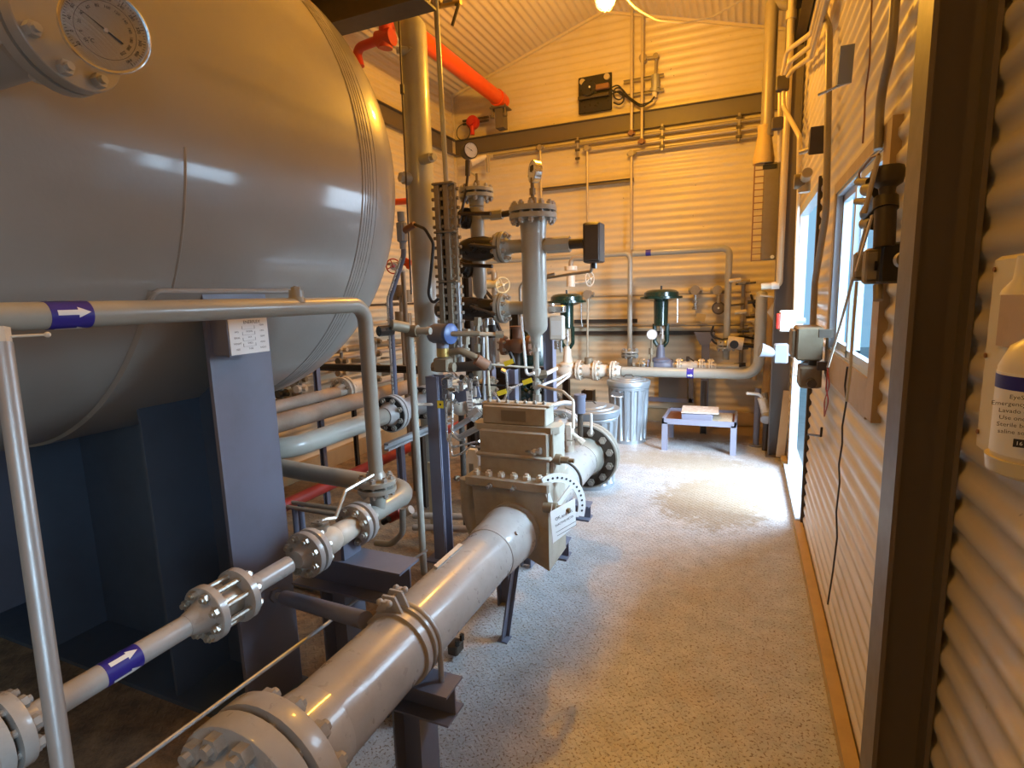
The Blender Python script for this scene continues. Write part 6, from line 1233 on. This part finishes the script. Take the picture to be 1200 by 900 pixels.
# boxes by the doorway
def rbox(lab, px, py, x, size, mat, name='junction_box', cat='junction box', mat2=None, face=None):
    c = P(px, py, X=x); t = thing(name, lab, cat, c); link('housing', G().bbox(c, size, .008), mat, t); return t, c
t, c = rbox('red and white switch box beside the doorway in the corner', 922, 376, .27, (.10, .10, .15), 'white', 'switch_box', 'switch'); link('red_face', G().bbox(c+Vector((-.06, -.02, 0)), (.02, .08, .11), .004), 'redb', t); link('arm', G().cyl(c, c+Vector((.12,0,0)), .02, n=8), 'graybox', t)
t, c = rbox('grey detector box with tilted horn on the corner column', 915, 414, .26, (.10, .12, .15), 'graybox', 'gas_detector', 'detector'); link('horn', G().cyl(c+Vector((-.03,-.02,-.0)), c+Vector((-.15,-.05,.03)), .03, .055, 16), 'graybox', t); link('arm', G().cyl(c, c+Vector((.12,0,0)), .02, n=8), 'graybox', t)
t, c = rbox('large dark olive box on bracket between doorway and window', 946, 401, .30, (.12, .26, .17), 'bronze', 'control_box'); link('bracket', G().box(.33, .39, c.y-.22, c.y-.18, c.z+.04, c.z+.08).box(.33, .39, c.y-.22, c.y-.18, c.z-.12, c.z-.08), 'dark', t); link('cover', G().bbox(c+Vector((-.07, 0, 0)), (.02, .22, .14), .004), 'bronze', t)
t, c = rbox('smaller dark olive box under the large one beside the doorway', 948, 440, .31, (.10, .18, .11), 'bronze', 'control_box'); link('gland', G().cyl(c+Vector((0,.09,.02)), c+Vector((0,.16,.04)), .022, n=8).cyl(c-Vector((0,.09,.02)), c-Vector((0,.16,.02)), .022, n=8), 'dark', t); link('riser', G().cyl(c+Vector((.02,0,.05)), c+Vector((.02,0,.16)), .025, n=10), 'dark', t)
ed = thing('hanging_fin', 'tan diamond shaped plate hanging in the back right corner', 'plate', P(911, 365, Y=5.9)); link('plate', G().prism([(-.08, -.03), (0, -.15), (.06, -.02), (.03, .17)], P(910, 362, Y=5.85), (1,0,0), (0,0,1), (0,1,0), .01), 'conduit', ed); link('rod', G().cyl(P(891, 346, Y=5.85), P(917, 349, Y=5.85), .009, n=8), 'palew', ed)
# big dark explosion-proof assembly in front of the window
XQ = .325
xp = thing('alarm_horn_assembly', 'dark bronze explosion proof horn and beacon assembly in front of the window', 'alarm', P(1035, 280, X=XQ)); H_ = lambda px, py, dx=0: P(px, py, X=XQ+dx)
link('horn', G().lathe(H_(1039, 236), (H_(1041, 196)-H_(1039, 236)), [(0, .016), (.02, .018), (.035, .020), (.045, .034), (.07, .040), (.085, .036)], 28), 'dark', xp)
link('horn_body', G().cyl(H_(1036, 290), H_(1038, 240), .025, n=24).cyl(H_(1038, 245), H_(1038, 232), .029, n=24), 'dark', xp)
link('side_body', G().cyl(H_(1018, 250), H_(1034, 225), .024, n=20).cyl(H_(1016, 222), H_(1030, 222), .020, n=16).cyl(H_(1014, 262), H_(1024, 262), .018, n=16).cyl(H_(1006, 213), H_(1020, 213), .013, n=10).cyl(H_(1004, 236), H_(1018, 236), .011, n=10), 'blackm', xp)
link('wire', G().tube([H_(1008, 212), H_(1007, 202), H_(1022, 184), H_(1030, 181)], .004, .02, 6), 'rust', xp)
xb2 = thing('push_button_station', 'dark bronze double box station with tan plates under the horn assembly', 'control box', H_(1035, 308))
bc_ = H_(1045, 309, .03); link('rear_box', G().bbox(bc_+Vector((.0,.0,0)), (.075, .13, .105), .006), 'blackm', xb2)
for px, s in ((1013, .9), (1026, 1.)):
    c = H_(px, 312, -.005); link('switch_box', G().bbox(c, (.055, .055, .095*s), .006), 'bronze', xb2); link('cover_plate', G().bbox(c+Vector((-.006,-.030,0)), (.042, .008, .075*s), .003), 'condg', xb2); link('toggle', G().bbox(c+Vector((-.006,-.036,0)), (.006, .006, .025), .001), 'black', xb2)
link('lens', G().cyl(H_(1055, 305, -.01)+Vector((0,-.02,0)), H_(1055, 305, -.01)+Vector((0,-.05,0)), .018, n=20), 'bronze', xb2); link('lens_eye', G().cyl(H_(1055, 305, -.01)+Vector((0,-.05,0)), H_(1055, 305, -.01)+Vector((0,-.054,0)), .008, n=14), 'labw', xb2)
link('conduit_stub', G().cyl(H_(1029, 334), H_(1029, 352), .012, n=10), 'condg', xb2)
tp = thing('tan_pull_arm', 'tan perforated strip slanting down in front of the window', 'bracket', H_(1010, 290, -.04)); g = G(); a_, b_ = H_(1022, 252, -.05), H_(1003, 318, -.05); g.obox((a_+b_)/2, b_-a_, (0,1,0), (b_-a_).cross(Vector((0,1,0))), (b_-a_).length, .025, .004); link('strip', g, 'conduit', tp); link('slot', G().cyl(H_(1019, 256, -.05)+Vector((0,-.015,0)), H_(1019, 256, -.05)+Vector((0,-.0135,0)), .004, n=10), 'ink', tp)
link('upper_rod', G().cyl(H_(1030, 182, -.03), H_(1013, 250, -.05), .006, n=8), 'conduit', tp)
for lab, pts, r, m in (('pale cord slanting down across the window to the red string', [(1014, 268), (1004, 310), (985, 380), (970, 430)], .0045, 'palew'), ('pale cord hanging straight down beside the first across the window', [(1004, 330), (1000, 380), (996, 440), (992, 470)], .0045, 'palew'), ('thin red twine hanging below the window corner', [(970, 430), (968, 455), (971, 470), (966, 488)], .0028, 'red'), ('thin red twine loop beside the longer red twine', [(970, 432), (972, 452), (966, 470), (966, 488)], .0028, 'red'), ('dark wavy cable running down the right wall from window to floor trim', [(993, 430), (990, 452), (992, 470), (987, 500), (987, 520), (983, 545), (984, 565), (980, 600), (981, 630), (976, 670), (970, 708)], .0035, 'black'), ('dark wavy cable down the right wall above the window', [(1022, -5), (1020, 40), (1019, 75), (1014, 110), (1013, 140), (1011, 168)], .003, 'rust')):  # wavy pair: thin tubes tracing dark lines on the wall
    x = .372 if m in ('black', 'rust') else (.30 if m == 'palew' else .365); tag(link('cord', G().tube([P(a, b, X=x) for a, b in pts], r, .02, 6), m, root=P(*pts[0], X=x)), lab, 'cord')
dh = thing('door_latch', 'black L shaped latch rod on the wall beside the doorway', 'latch', P(950, 510, X=.38)); link('rod', G().tube([P(947, 509, X=.375), P(962, 511, X=.375), P(963, 501, X=.375)], .006, n=8), 'black', dh)
# ================================================================= EYEWASH STATION
XE = .365
ey = thing('eyewash_station', 'ivory plastic eyewash board on the near right wall, cut by the frame edge', 'eyewash station', P(1165, 520, X=XE))
y_l = P(1176, 310, X=XE).y; zt = P(1176, 300, X=XE).z; zb = P(1152, 528, X=XE).z; yl_ = P(1158, 420, X=XE).y
link('board', G().bbox((XE+.004, yl_-.16, (zt+zb)/2), (.02, .32, zt-zb), .006), 'ivory', ey)
for z in (zt-.02, (zt+zb)/2, zb+.03): link('screw', G().cyl((XE-.009, yl_-.012, z), (XE-.007, yl_-.012, z), .004, n=10), 'rust', ey)
link('recess', G().box(XE-.009, XE-.006, yl_-.16, yl_-.05, (zt+zb)/2+.02, zt-.055), 'trim', ey); 
EC = P(1229, 460, X=.312); z1, z0 = P(1200, 388, X=.312).z, P(1200, 542, X=.312).z
link('cup_holder', G().lathe((EC.x, EC.y, z0-.006), (0,0,1), [(0, .036), (.006, .047), (.022, .049), (.022, .047)], 36), 'ivory', ey)
eb = thing('eyewash_bottle', 'white eyewash bottle with blue band label held on the ivory board', 'bottle', (EC.x, EC.y, z0)); ec = EC
link('bottle', G().lathe((ec.x, ec.y, z0), (0,0,1), [(0, .038), (.008, .044), (z1-z0-.035, .045), (z1-z0-.012, .036), (z1-z0, .02), (z1-z0+.006, .014)], 40), 'white', eb); link('cap', G().cyl((ec.x, ec.y, z1+.004), (ec.x, ec.y, z1+.03), .014, n=20), 'white', eb)
h = z1-z0; lbl = link('label', G().lathe((ec.x, ec.y, z0+h*.14), (0,0,1), [(0, .0454), (h*.60, .0456)], 48), 'labw', eb); link('label_band', G().lathe((ec.x, ec.y, z0+h*.62), (0,0,1), [(0, .0458), (h*.10, .0460)], 48), 'navylab', lbl)
vd = (CAM-ec); vd.z = 0; vd.normalize(); uu = Vector((0,0,1)).cross(vd); g = G(); fo = ec+vd*.0470-uu*.018
for k, s in enumerate(('EyeSaline', 'Emergency eyewash', 'Lavado de ojos', 'Use once only', 'Sterile buffered', 'saline solution')): g.text(s, Vector((fo.x, fo.y, z0+h*(.585-.05*k))), uu, (0,0,1), .0065)
link('label_lettering', g, 'ink', lbl); g = G(); q = Vector((fo.x, fo.y, z0+h*.26)); g.obox(q, uu, (0,0,1), vd, .010, .009, .0008); link('label_icon', g, 'ink', lbl)
link('icon_number', G().text('16', q+vd*.001, uu, (0,0,1), .006), 'labw', lbl)
en = thing('eyewash_nozzle', 'white eyecup nozzle piece above the eyewash bottle', 'nozzle', P(1196, 345, X=.33)); q = P(1197, 345, X=.33); link('cup', G().lathe(q, (0,0,1), [(0, .022), (.006, .020), (.02, .010), (.05, .008)], 24), 'white', en)
# ================================================================= CABLE AT THE LAMP
pc_ = [P(725, -14, Y=4.9), P(742, 8, Y=5.0), P(770, 24, Y=5.2), P(800, 27, Y=5.4), P(835, 20, Y=5.7), P(870, 0, Y=6.0), P(880, -10, Y=6.0)]
tag(link('lamp_cable', G().tube(pc_, .008, .3, 8), 'palew', root=pc_[0]), 'pale cable sagging under the roof from the glowing lamp', 'cable')

# ---------------------------------------------------------------- repeats carry a group
PL = {'steel_post': 'steel posts in the skid', 'instrument_tube': 'instrument tubes', 'conduit': 'electrical conduits', 'pipe_run': 'pipes of the skid', 'small_pipe': 'small pipes by the meter', 'cord': 'cords on the right wall', 'pipe_stand': 'pipe stands under the big pipe', 'galvanised_bin': 'galvanised bins', 'junction_box': 'junction boxes on the back wall', 'conduit_clamp': 'clamp strips on the wall conduits', 'yellow_tag': 'yellow tags', 'control_valve': 'green control valves', 'riser_pipe': 'wall riser pipes', 'valve_rack': 'valve racks on the left wall', 'jar_lamp': 'jar lamps', 'cable': 'black cables', 'wall_rail': 'wall rails', 'strut_channel': 'strut channels on the back wall', 'level_bridle': 'flanged standpipes', 'bridle_valve': 'valves of the smaller standpipe', 'isolation_valve': 'branch valves', 'gate_valve': 'cream gate valves', 'steel_column': 'steel columns'}
cnt = {}
for o in COL.objects:
    if o.parent is None and o.get('category'): cnt.setdefault(o.name.split('.')[0], []).append(o)
for k, v in cnt.items():
    if len(v) > 1:
        for o in v: o['group'] = PL.get(k, k.replace('_', ' ')+'s')
